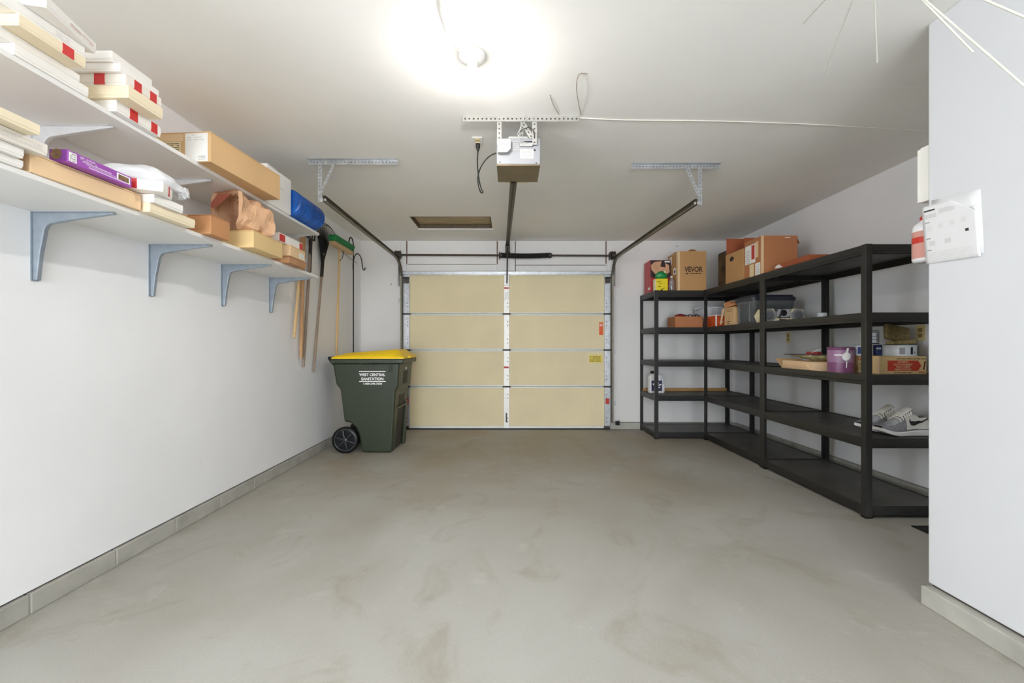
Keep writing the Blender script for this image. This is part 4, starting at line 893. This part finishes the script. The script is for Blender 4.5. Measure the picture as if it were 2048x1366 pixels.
# -- second level
z2 = D[3]
lc = thing('open_carton', 'low brown carton with red cloth and black straps, far rack', 'box', (2.042+.172, 5.41+.13, z2))
w2, l2, hh = .172, .13, .145
part('base', MB().box(-w2, w2, -l2, l2, 0, .005), 'card_rust', lc)
for a in ((-w2, w2, -l2, -l2+.005), (-w2, w2, l2-.005, l2), (-w2, -w2+.005, -l2+.005, l2-.005), (w2-.005, w2, -l2+.005, l2-.005)):
    part('side_panel', MB().box(a[0], a[1], a[2], a[3], .005, hh), 'card_rust', lc)
cl = part('red_cloth', blob((-.06, -.01, .128), (.075, .07, .052), amp=.35, fr=2.5, seed=3), 'cloth_red', lc)
st_ = MB()
for k in range(4): st_.tube(smooth_path([(-.02+.05*k, -.05+.03*k, .13), (.0+.05*k, -.04+.02*k, .165+.012*(k % 2)), (.04+.045*k, -.03, .15), (.06+.03*k, .02, .135)], 4), .006, 6)
part('strap', st_, 'strap_black', lc)
tb = thing('white_tub', 'white plastic tub behind the orange box, far rack corner', 'tub', (2.62, 5.70, z2))
part('tub_body', MB().lathe([(.17, 0), (.19, .01), (.205, .25), (.21, .255), (.215, .28), (.205, .285)], (0, 0, 0), 32), 'tub_white', tb)
part('bail_handle', MB().tube([(.214*math.cos(a), .214*math.sin(a), .23-.05*math.sin(a*1)-.0) for a in [PI+.15+k*(PI-.3)/12 for k in range(13)]], .003, 6), 'dark_steel', tb)
obx = thing('orange_box', 'orange and white printed box beside rack post, second level', 'box', (2.415+.085, 5.14+.10, LV[3]+.001))
part('body', MB().box(-.08, .08, -.10, .16, 0, .140), 'orange_print', obx, bevel=.002)
part('white_edge', MB().box(-.0812, -.068, -.1012, -.090, .0, .141), 'paper_white', obx); part('top_band', MB().box(-.081, .081, -.101, .161, .132, .1415), 'paper_white', obx)
bars([(0, .0, .045, .010), (.0, -.016, .03, .006)], 'print_white', obx, (-.01, -.1012, .06), (1, 0, .1), (-.1, 0, 1)); bars(rough_lines(3, .06, .03, .01, 5), 'print_brown', obx, (-.0812, .05, .06), (0, -1, 0), (0, 0, 1))
tcx = thing('printed_carton', 'light brown carton with printed lines and loose flap, beside tote', 'box', (2.375+.085, 4.745, z2))
part('body', MB().box(-.08, .085, -.105, .105, 0, .20), 'card_tan', tcx, bevel=.003)
part('raised_flap', MB().add([(-.08, .09, .205), (.08, .09, .215), (.09, -.06, .262), (-.075, .03, .268), (-.085, .12, .25)], [(0, 1, 2, 3, 4)]), 'card_orange', tcx, solid=.006)
part('hanging_flap', MB().add([(-.082, .105, .20), (-.084, .15, .19), (-.100, .165, .02), (-.098, .14, .02)], [(0, 1, 2, 3)]), 'card_light', tcx, solid=.005)
bars(rough_lines(2, .13, .02, .005, 3)+[(0, -.06, .02, .006), (0, -.09, .02, .006), (-.01, -.12, .07, .007), (-.02, -.14, .05, .007)], 'print_brown', tcx, (-.0808, .0, .165), (0, -1, 0), (0, 0, 1))
tt = thing('storage_tote', 'grey plastic storage tote with dark lid, second level', 'tote', (2.375+.215, 4.445, z2))
def tote_poly(w, l, r): return [(sx_*(w-r)+r*math.cos(a), sy_*(l-r)+r*math.sin(a)) for sx_, sy_, a0 in ((1, 1, 0), (-1, 1, PI/2), (-1, -1, PI), (1, -1, 1.5*PI)) for a in [a0+k*PI/8 for k in range(5)]]
mb = MB(); rings = [(.185, .145, 0), (.195, .152, .01), (.203, .160, .18), (.207, .164, .182), (.212, .168, .235)]
vv = [(x, y, z) for w, l, z in rings for x, y in tote_poly(w, l, .035)]; nn = 20
mb.add(vv, [(i*nn+k, i*nn+(k+1) % nn, (i+1)*nn+(k+1) % nn, (i+1)*nn+k) for i in range(len(rings)-1) for k in range(nn)]+[tuple(range(nn-1, -1, -1))], True)
part('tub', mb, 'tote_grey', tt)
mb = MB(); rings = [(.222, .176, .228), (.224, .178, .262), (.212, .166, .268), (.205, .16, .285), (.0, .0, .286)]
vv = [(x, y, z) for w, l, z in rings[:4] for x, y in tote_poly(w, l, .04)]
mb.add(vv, [(i*nn+k, i*nn+(k+1) % nn, (i+1)*nn+(k+1) % nn, (i+1)*nn+k) for i in range(3) for k in range(nn)]+[tuple(range(3*nn, 4*nn)), tuple(range(nn-1, -1, -1))])
part('lid', mb, 'lid_navy', tt)
for y in (-.10, .10): part('rib', MB().box(-.214, -.196, y-.006, y+.006, .02, .225), 'tote_grey', tt, bevel=.003)
part('grip', MB().box(-.232, -.21, -.06, .06, .20, .228), 'tote_grey', tt, bevel=.005)
# portable stereo
bo = thing('portable_stereo', 'cream and silver portable stereo with round speakers, second level', 'stereo', (2.59, 4.165, z2))
bo.rotation_euler = (0, 0, .0)
part('case', MB().prism([(-.20, .0), (.20, .0), (.215, .05), (.19, .132), (.09, .138), (.07, .10), (-.07, .10), (-.09, .138), (-.19, .135), (-.228, .07)], 'y', -.03, .07), 'cream_plastic', bo, bevel=.008, seg=3)
for s in (-1, 1):
    mb = MB(); poly = [(s*.135+.066*math.cos(a+PI/8), .070+.064*math.sin(a+PI/8)) for a in [k*PI/4 for k in range(8)]]
    part('speaker_grille', mb.prism(poly, 'y', -.038, -.030), 'speaker_grey', bo, bevel=.003)
    part('speaker_cone', MB().lathe([(.040, -.0385), (.034, -.041), (.012, -.0395)], (s*.135, 0, .070), 24, 'y'), 'speaker_cone', bo)
part('disc_deck', MB().prism([(-.065, .045), (.065, .045), (.075, .09), (.055, .138), (-.055, .138), (-.075, .09)], 'y', -.036, .05), 'chrome', bo, bevel=.006, seg=3)
part('disc_window', MB().lathe([(.030, -.037), (.026, -.040)], (0, 0, .095), 20, 'y'), 'tv_black', bo)
part('control_strip', MB().box(-.03, .03, -.034, -.03, .012, .035), 'black_plastic', bo, bevel=.002)
part('knob', MB().lathe([(.014, 0), (.012, -.012)], (.05, -.03, .025), 16, 'y'), 'chrome', bo)
part('aerial_cord', MB().tube(smooth_path([(-.02, -.035, .13), (-.03, -.045, .08), (-.045, -.05, .04), (-.05, -.06, .005)], 4), .004, 6), 'cable_black', bo)
dm = tag(part('white_mug', MB().lathe([(.03, 0), (.034, .004), (.038, .075), (.036, .078), (.030, .01), (.0, .008)], (2.79, 3.90, z2), 22, cap=False), 'can_white'), 'small grey-white cup right of the portable stereo', 'cup')
# -- third level, nearest rack
z3 = D[2]
pc = thing('paint_can', 'purple paint can with white splash label, nearest rack', 'paint can', (2.462, 3.25, z3))
part('body', MB().lathe([(.084, 0), (.084, .004), (.0825, .006), (.0825, .178), (.084, .180), (.084, .186)], (0, 0, 0), 40), 'can_purple', pc)
part('label_band', MB().lathe([(.0829, .075), (.0829, .165)], (0, 0, 0), 40, cap=False), 'can_lilac', pc)
part('lid', MB().lathe([(.084, .186), (.080, .190), (.070, .190), (.068, .184)], (0, 0, 0), 40), 'can_metal', pc)
def on_can(r, a, z): return (r*math.cos(a), r*math.sin(a), z)
def canpatch(poly, r=.0833): 
    m_ = MB(); m_.add([on_can(r, a, z) for a, z in poly], [tuple(range(len(poly)))]); return m_
A0 = -PI/2-.62
def can_oval(ac, zc, ra, rz, r): return MB().grid(lambda u, v: on_can(r, ac+ra*v*math.cos(2*PI*u), zc+rz*v*math.sin(2*PI*u)), 18, 4)
def can_strip(a0, a1, b0, b1, z0_, z1_, r): return MB().grid(lambda u, v: on_can(r, (a0+(b0-a0)*v)+((a1-a0)+((b1-b0)-(a1-a0))*v)*u, z0_+(z1_-z0_)*v), 6, 4)
part('splash', can_oval(A0+.42, .118, .34, .032, .0840), 'print_white', pc)
part('drip', can_strip(A0+.37, A0+.43, A0+.36, A0+.47, .035, .09, .0840), 'print_white', pc)
part('pour', can_strip(A0+.36, A0+.50, A0+.42, A0+.62, .148, .180, .0842), 'print_white', pc)
bars([(0, 0, .055, .010)], 'print_white', pc, (.0840*math.cos(A0-.15), .0840*math.sin(A0-.15), .130), (-math.sin(A0-.15), math.cos(A0-.15), 0), (0, 0, 1))
part('bail', MB().tube(smooth_path([(.0855*math.cos(A0+.8), .0855*math.sin(A0+.8), .15), (.09*math.cos(A0+.6), .09*math.sin(A0+.6), .10), (.088*math.cos(A0+.15), .088*math.sin(A0+.15), .085), (.086*math.cos(A0-.3), .086*math.sin(A0-.3), .12)], 4), .002, 6), 'can_metal', pc)
tx = thing('tile_box', 'flat cardboard tile box with red arrow print, nearest rack', 'box', (2.578+.165, 3.045+.115, z3))
part('body', MB().box(-.165, .165, -.115, .115, 0, .122), 'card_yellow', tx, bevel=.002)
part('top_flap', MB().box(-.163, .163, -.113, .113, .1222, .125), 'card_yellow', tx)
yq = -.1158
part('arrow', MB().prism([(-.107, .022), (.105, .022), (.130, .058), (.105, .094), (-.107, .094)], 'y', yq, yq+.0008), 'arrow_red', tx)
for k, s_ in enumerate(('SO EASY!!', 'DO-IT-YOURSELF', 'WITH THESE', 'SIMPLE TOOLS!')):
    lettering(s_, .017, 'label_cream', tx, (.0, yq-.0006, .084-.0175*k), (1, 0, 0), (0, 0, 1), bold=.02)
bars(rough_lines(1, .21, .01, .005, 3), 'print_dark', tx, (.06, yq-.0002, .106), (1, 0, 0), (0, 0, 1)); bars(rough_lines(1, .13, .01, .004, 4), 'print_dark', tx, (-.0, yq-.0002, .010), (1, 0, 0), (0, 0, 1))
lettering('DO-IT', .018, 'arrow_red', tx, (.135, yq-.0006, .012), (1, 0, 0), (0, 0, 1), bold=.03)
part('tool_picture', MB().prism([(.142, .03), (.150, .028), (.160, .09), (.150, .09)], 'y', yq, yq+.0008), 'print_brown', tx)
lettering('CORK', .030, 'arrow_red', tx, (-.1660, .03, .100), (0, -1, 0), (0, 0, 1), bold=.03)
lettering('CERAMIC', .024, 'print_dark', tx, (-.1660, .012, .060), (0, -1, 0), (0, 0, 1), bold=.02)
bars(rough_lines(3, .15, .010, .003, 6), 'print_brown', tx, (-.1660, .02, .03), (0, -1, 0), (0, 0, 1))
part('end_tape', MB().box(-.1656, -.158, -.1158, -.09, .0, .122), 'tape_tan', tx)
def can(label, c, r, h, m, lidm='can_metal', lab=None, name='paint_can', cat='paint can'):
    q = thing(name, label, cat, c)
    part('body', MB().lathe([(r, 0), (r, .004), (r*.985, .006), (r*.985, h-.008), (r, h-.006), (r, h)], (0, 0, 0), 32), m, q)
    part('lid', MB().lathe([(r, h), (r*.96, h+.004), (r*.85, h+.003)], (0, 0, 0), 32), lidm, q)
    if lab:
        for a0, a1, z0_, z1_, mm in lab:
            part('label_patch', MB().grid(lambda u, v, a0=a0, a1=a1, z0_=z0_, z1_=z1_: on_can(r*.985*1.012, a0+(a1-a0)*u, z0_+(z1_-z0_)*v), 24, 1), mm, q)
    return q
zb3 = z3+.126
can('low white and pale blue can at left end of tile box', (2.602, 3.21, zb3), .055, .074, 'can_white', lab=((-2.9, -2.4, .012, .064, 'can_blue'),))
can('small blue printed can on tile box beside rack post', (2.735, 3.252, zb3), .030, .076, 'can_blue', 'can_dark', lab=((-2.4, -1.3, .045, .058, 'can_white'),))
pw = can('low white tub with black drawing under the sponge pad', (2.815, 3.145, zb3), .098, .076, 'can_white', 'can_dark', lab=((-1.15, .3, .0, .075, 'can_dark'), (-2.35, -2.05, .012, .058, 'print_grey'), (-1.72, -1.56, .012, .062, 'can_dark'), (-1.45, -1.38, .02, .03, 'can_dark')), name='adhesive_tub', cat='tub')
can('small banded metal can standing on the low white can', (2.648, 3.213, zb3+.079), .056, .100, 'can_white', 'can_dark', lab=((-3.3, -.2, .0, .014, 'can_dark'), (-3.3, -.2, .036, .042, 'print_grey'), (-3.3, -.2, .058, .064, 'print_grey'), (-3.3, -.2, .088, .100, 'can_dark'), (-1.5, -.6, .018, .084, 'print_grey')), name='small_can')
sg = thing('grout_sponge', 'brown speckled sponge pad tilted on the low white tub', 'sponge', (2.825, 3.165, zb3+.081))
Ms = Matrix.Rotation(-.32, 3, 'X') @ Matrix.Rotation(.22, 3, 'Y')
part('pad', MB().cbox((0, .02, .080), (.17, .035, .115), Ms), 'sponge', sg, bevel=.008)
part('lower_pad', MB().cbox((.01, -.002, .016), (.17, .07, .028), Matrix.Rotation(-.06, 3, 'Y')), 'sponge_light', sg, bevel=.006)
ct = thing('cardboard_tray', 'shallow open cardboard tray with splayed flap, nearest rack', 'box', (2.50, 3.60, z3)); ct.rotation_euler = (0, 0, -.10)
part('base', MB().box(-.13, .13, -.22, .22, 0, .004), 'card_light', ct)
for a in ((-.13, -.126, -.22, .22), (.126, .13, -.22, .22), (-.126, .126, -.22, -.216), (-.126, .126, .216, .22)): part('side_panel', MB().box(a[0], a[1], a[2], a[3], .004, .070), 'card_light', ct)
part('splayed_flap', MB().add([(-.135, .222, .004), (.10, .222, .004), (.09, .33, .075), (-.13, .345, .085)], [(0, 1, 2, 3)]), 'card_tan', ct, solid=.005)
for k, z in enumerate((.012, .024, .036)): part('cardboard_layer', MB().box(-.138, -.131, -.20+.02*k, .20-.01*k, z, z+.008), 'card_light', ct)
rt = thing('roller_tray', 'paint-spattered roller tray resting on the cardboard tray', 'paint tray', (2.49, 3.60, z3+.072)); rt.rotation_euler = (0, 0, -.08)
def trf(u, v):
    x = -.12+.24*v; y = -.19+.38*u; dpt = .045*(1-u)**.8
    ed = min(v, 1-v)*8; ez = min(u, 1-u)*12
    return (x*(.86+.14*max(0, 1-min(1, ed))), y, .050-dpt*min(1, ed)*min(1, ez))
part('pan', MB().grid(trf, 24, 16), 'tray_splatter', rt, solid=.003)
part('rim', MB().tube([(-.12, -.19, .051), (.12, -.19, .051), (.12, .19, .051), (-.12, .19, .051), (-.12, -.19, .051)], .004, 6), 'can_metal', rt)
part('red_brush', MB().cbox((-.06, -.13, .066), (.05, .10, .022), Matrix.Rotation(.3, 3, 'Z')), 'cloth_red', rt, bevel=.004)
part('paper_scrap', MB().add([(-.09, -.16, .07), (-.03, -.18, .10), (-.01, -.12, .10), (-.08, -.10, .072)], [(0, 1, 2, 3)]), 'paper_white', rt, solid=.001)
# -- sneakers
z4 = D[1]
def sneaker(label, loc, rot):
    s = thing('sneaker', label, 'shoe', loc, rot, 'pair of grey sneakers'); L = .345
    def wx(t): return .052*(.35+.65*math.sin(PI*min(1, .18+t*1.1))**.6) if t < .45 else .050-.010*math.sin(PI*(t-.45)/.55)+(-.012*max(0, (t-.9)/.1))
    def zbot(t): return .034*max(0, (.34-t)/.34)**1.7
    def ztop(t): return zbot(t)+.020+.022*min(1, t*1.3)
    def hup(t):
        pts_ = [(0, .018), (.08, .038), (.2, .055), (.35, .085), (.5, .118), (.6, .135), (.68, .118), (.8, .088), (.92, .092), (1., .06)]
        for (a, ha), (b, hb_) in zip(pts_[:-1], pts_[1:]):
            if t <= b: k = (t-a)/(b-a); k = k*k*(3-2*k); return ha+(hb_-ha)*k
        return pts_[-1][1]
    def sole(u, v):
        a = v*2*PI; w = wx(u)*1.10; q = math.cos(a); r_ = math.sin(a)
        y = w*max(-1, min(1, q*1.5)); z = zbot(u) if r_ < 0 else ztop(u)
        if abs(q*1.5) >= 1: z = zbot(u)+(ztop(u)-zbot(u))*(.5+.5*max(-1, min(1, r_*1.6)))
        return (u*L, y, z)
    mb = MB().grid(sole, 36, 20)
    for u in (0, 1): mb.add([sole(u, j/20) for j in range(20)], [tuple(range(20))])
    part('midsole', mb, 'shoe_sole', s)
    part('outsole', MB().grid(lambda u, v: (.01+u*(L-.02), (v*2-1)*wx(u)*1.06, zbot(u)+.0005-.004*0), 24, 4), 'shoe_dark', s, solid=.004)
    def up(u, v, g=0.):
        a = v*PI; w = wx(u)*.98+g; h = hup(u)+g; p_ = .75
        return Vector((u*L*.985+.003, w*math.copysign(abs(math.cos(a))**p_, math.cos(a)), ztop(u)-.004+h*math.sin(a)**.8))
    part('upper', MB().grid(up, 40, 20, skip=lambda i, j: 25 <= i <= 36 and 6 <= j <= 13), 'shoe_grey', s, solid=.004)
    def sidep(u0, u1, v0, v1, g, side): return MB().grid(lambda u, v: up(u0+(u1-u0)*u, (v0+(v1-v0)*v) if side < 0 else 1-(v0+(v1-v0)*v), g), 14, 8)
    for sd in (-1, 1):
        part('side_panel', sidep(.46, .97, .02, .34, .003, sd), 'shoe_white', s)
    part('toe_mesh', MB().grid(lambda u, v: up(.08+.30*u, .25+.5*v, .003), 12, 10), 'shoe_mesh', s)
    part('toe_cap', MB().grid(lambda u, v: (.000-.0035+.03*u, (v*2-1)*.03, zbot(.05*u)+.026-.02*u), 4, 6), 'shoe_dark', s, solid=.004)
    part('tongue', MB().grid(lambda u, v: up(.40+.24*u, .36+.28*v, .008+.016*u), 10, 8), 'shoe_white', s, solid=.005)
    for k in range(6):
        u = .36+.045*k
        part('lace', MB().tube([up(u+.01*(j % 2), .25+.5*j/6, .010) for j in range(7)], .005, 6), 'shoe_white', s)
    part('heel_lining', MB().grid(lambda u, v: up(.72+.2*u, .34+.32*v, -.02), 6, 6), 'shoe_mesh', s)
    # curved swoosh on each side
    for sd in (-1, 1):
        def sw(u, v):
            cl = [(.545, .205), (.530, .150), (.560, .105), (.620, .095), (.70, .125), (.80, .185), (.90, .250), (.985, .315)]
            th = [.012, .030, .044, .046, .038, .028, .018, .006]
            k = min(u*7, 6.999); i = int(k); f = k-i
            cu_, cv_ = cl[i][0]+(cl[i+1][0]-cl[i][0])*f, cl[i][1]+(cl[i+1][1]-cl[i][1])*f; w_ = th[i]+(th[i+1]-th[i])*f
            du, dv = (cl[i+1][0]-cl[i][0])*1.6, cl[i+1][1]-cl[i][1]; n_ = math.hypot(du, dv)
            vv_ = cv_+du/n_*w_*(v-.5)*1.5; uu = cu_-dv/n_*w_*(v-.5)*.9
            return up(uu, vv_ if sd > 0 else 1-vv_, .0065)
        part('swoosh', MB().grid(sw, 24, 4), 'shoe_dark', s)
    return s
sneaker('grey and white sneaker with black swoosh, front one of pair', (2.515, 2.985, z4+.003), .03)
sneaker('grey and white sneaker standing behind the other, against wall side', (2.50, 3.125, z4+.003), -.03)
# -- jug and batten on the far rack
jg = thing('detergent_jug', 'white plastic jug with black cap and dark label, far rack', 'jug', (1.872, 5.62, z4))
part('body', MB().prism([(-.092, 0), (.092, 0), (.098, .02), (.098, .115), (.060, .135), (.045, .23), (.03, .252), (-.045, .255), (-.075, .245), (-.092, .22)], 'y', -.05, .05), 'jug_white', jg, bevel=.012, seg=3)
part('handle', MB().tube(smooth_path([(.028, 0, .235), (.062, 0, .225), (.082, 0, .18), (.090, 0, .115)], 5), .014, 10), 'jug_white', jg)
part('cap', MB().lathe([(.040, .253), (.042, .258), (.042, .280), (.038, .284)], (-.028, 0, 0), 24), 'black_plastic', jg)
part('label', MB().box(-.072, .062, -.0515, -.05, .03, .165), 'jug_label', jg)
bars([(-.01, .03, .08, .022), (.01, .0, .09, .018), (.0, -.03, .06, .014)], 'print_white', jg, (0, -.0520, .10), (1, 0, .3), (-.3, 0, 1))
tag(part('wooden_batten', MB().box(1.775, 2.90, 5.845, 5.875, z4, z4+.040), 'batten', bevel=.003), 'long wooden batten lying at back of far rack shelf', 'wood strip')

# ------------------------------------------------------------------ outlets on the right wall
def outlet(name, label, y, z, blank=False):
    q = thing(name, label, 'outlet', (XR, y, z))
    part('cover_plate', MB().box(XR-.006, XR-.0005, y-.036, y+.036, z-.058, z+.058), 'ivory', q, bevel=.003, world=True)
    for dz in (-.02, .02): part('receptacle', MB().box(XR-.009, XR-.006, y-.016, y+.016, z+dz-.015, z+dz+.015), 'ivory_dark', q, bevel=.004, world=True)
outlet('wall_outlet', 'yellowed outlet plate on right wall above the tile box', 3.235, 1.235)
outlet('wall_outlet', 'yellowed outlet plate on right wall below the portable stereo', 4.78, 1.225)

# ------------------------------------------------------------------ things on the partition
ps = thing('instruction_sheet', 'printed instruction sheet curling off the partition wall', 'paper', (XP-.004, 1.82, 1.50))
ca, sa_ = math.cos(.16), math.sin(.16)
def sheet(u, v):          # u runs away from the camera, v up
    y, z = (u-.5)*.232, (v-.5)*.262
    yy = 1.832+y*ca+z*sa_*.5; zz = 1.628+z*ca-y*sa_*-.25
    k = max(0, .22-u)*max(0, v-.72)
    cut = max(0, (v-.80)/.2)*max(0, (.45-u)/.45)
    return Vector((XP-.0022-.05*k-.003*(1-v)*(1-u)-.001*math.sin(PI*v), yy, zz-.07*cut))
part('page', MB().grid(sheet, 16, 16), 'page_white', ps, world=True, solid=.0006)
def on_sheet(u0, u1, v0, v1, m, nm='printed_block'):
    part(nm, MB().grid(lambda a, b: sheet(1-(u0+(u1-u0)*a), v0+(v1-v0)*b)-Vector((.0008, 0, 0)), 3, 2), m, ps, world=True)
on_sheet(.04, .26, .90, .925, 'print_dark', 'heading'); on_sheet(.33, .62, .82, .90, 'print_faint'); on_sheet(.05, .28, .78, .85, 'print_faint')
for v in (.70, .42, .22): on_sheet(.05, .14, v, v+.020, 'print_grey', 'heading')
for k in range(4): on_sheet(.09+.21*k, .18+.21*k, .56+.01*k, .64+.01*k, 'print_pale', 'diagram')
for k in range(2): on_sheet(.10+.30*k, .22+.30*k, .30, .38, 'print_faint', 'diagram')
on_sheet(.78, .84, .43, .475, 'print_dark', 'diagram')
for k in range(6): on_sheet(.06, .88, .05+.026*k, .057+.026*k, 'print_faint', 'text_line')
ws = thing('paper_sheet', 'blank white paper sheet pinned behind the instruction sheet', 'paper', (XP-.002, 1.75, 1.50))
part('page', MB().grid(lambda u, v: (XP-.0012-.0, 1.700+.20*u+.012*v, 1.505+.255*v+.02*u), 4, 4), 'page_white', ws, world=True, solid=.0005)
wc = thing('wall_cabinet', 'shallow white cabinet hung behind the partition corner', 'cabinet', (2.15, YP, 1.80))
part('case', MB().box(1.886, 2.40, YP+.001, YP+.075, 1.80, 2.05), 'white_plastic', wc, bevel=.002, world=True)
part('door', MB().box(1.888, 2.398, YP+.076, YP+.092, 1.803, 2.047), 'white_plastic', wc, bevel=.002, world=True)
fe = thing('spray_bottle', 'white bottle with red cap on bracket behind partition corner', 'bottle', (1.945, YP+.10, 1.53))
fc = (1.945, YP+.10, 1.53)
part('cylinder', MB().lathe([(.040, 0), (.052, .004), (.056, .014), (.056, .155), (.050, .175), (.030, .192), (.026, .20)], fc, 32), 'jug_white', fe, world=True)
part('cap', MB().lathe([(.028, .198), (.028, .212), (.022, .218), (.018, .236), (.010, .24)], fc, 20), 'red_plastic', fe, world=True)
part('label', MB().grid(lambda u, v: (fc[0]+.0565*math.cos(2.6+1.35*u), fc[1]+.0565*math.sin(2.6+1.35*u), 1.548+.125*v), 12, 2), 'print_pink', fe, world=True)
part('label_band', MB().grid(lambda u, v: (fc[0]+.057*math.cos(2.6+1.35*u), fc[1]+.057*math.sin(2.6+1.35*u), 1.618+.028*v), 12, 1), 'red_plastic', fe, world=True)
part('wall_bracket', MB().box(1.925, 1.965, YP+.001, YP+.046, 1.56, 1.66), 'dark_steel', fe, world=True)
fm = thing('floor_mat', 'black rubber mat on floor at foot of partition', 'mat', (2.78, 2.3, 0))
part('mat_body', MB().box(2.535, 3.0, 1.96, 2.735, .0005, .010), 'mat_black', fm, bevel=.004, world=True)
part('mat_edge', MB().box(2.525, 2.548, 1.96, 2.745, .0005, .006).box(2.525, 3.01, 2.725, 2.745, .0005, .006), 'mat_black', fm, world=True)

# rods fanning out from a hub under the ceiling, upper right
dr = thing('drying_rack', 'white rods fanning from a hub under ceiling, top right', 'drying rack', (.75, .95, ZC))
hub = Vector((X(1738, .95), .95, Z(-122, .95)))
part('stem', MB().tube([hub, (hub.x, hub.y, ZC-.001)], .010, 10), 'rod_white', dr, world=True)
part('ceiling_plate', MB().lathe([(.05, 0), (.05, -.008), (.02, -.014)], (hub.x, hub.y, ZC-.0005), 20), 'rod_white', dr, world=True)
part('hub', MB().lathe([(.028, -.02), (.034, -.012), (.034, .012), (.02, .02)], hub, 20), 'rod_white', dr, world=True)
for us, u, v, d, r in ((1758, 1607, 46, 1.35, .0026), (1752, 1648, 145, 1.30, .0028), (1744, 1754, 125, 1.15, .0034), (1730, 1947, 105, .88, .0034), (1714, 2120, 234, .70, .0042), (1700, 2140, 74, .66, .0042)):
    part('rod', MB().tube([(X(us, .95), .95, Z(-118, .95)), (X(u, d), d, Z(v, d))], .0019, 8), 'rod_white', dr, world=True)
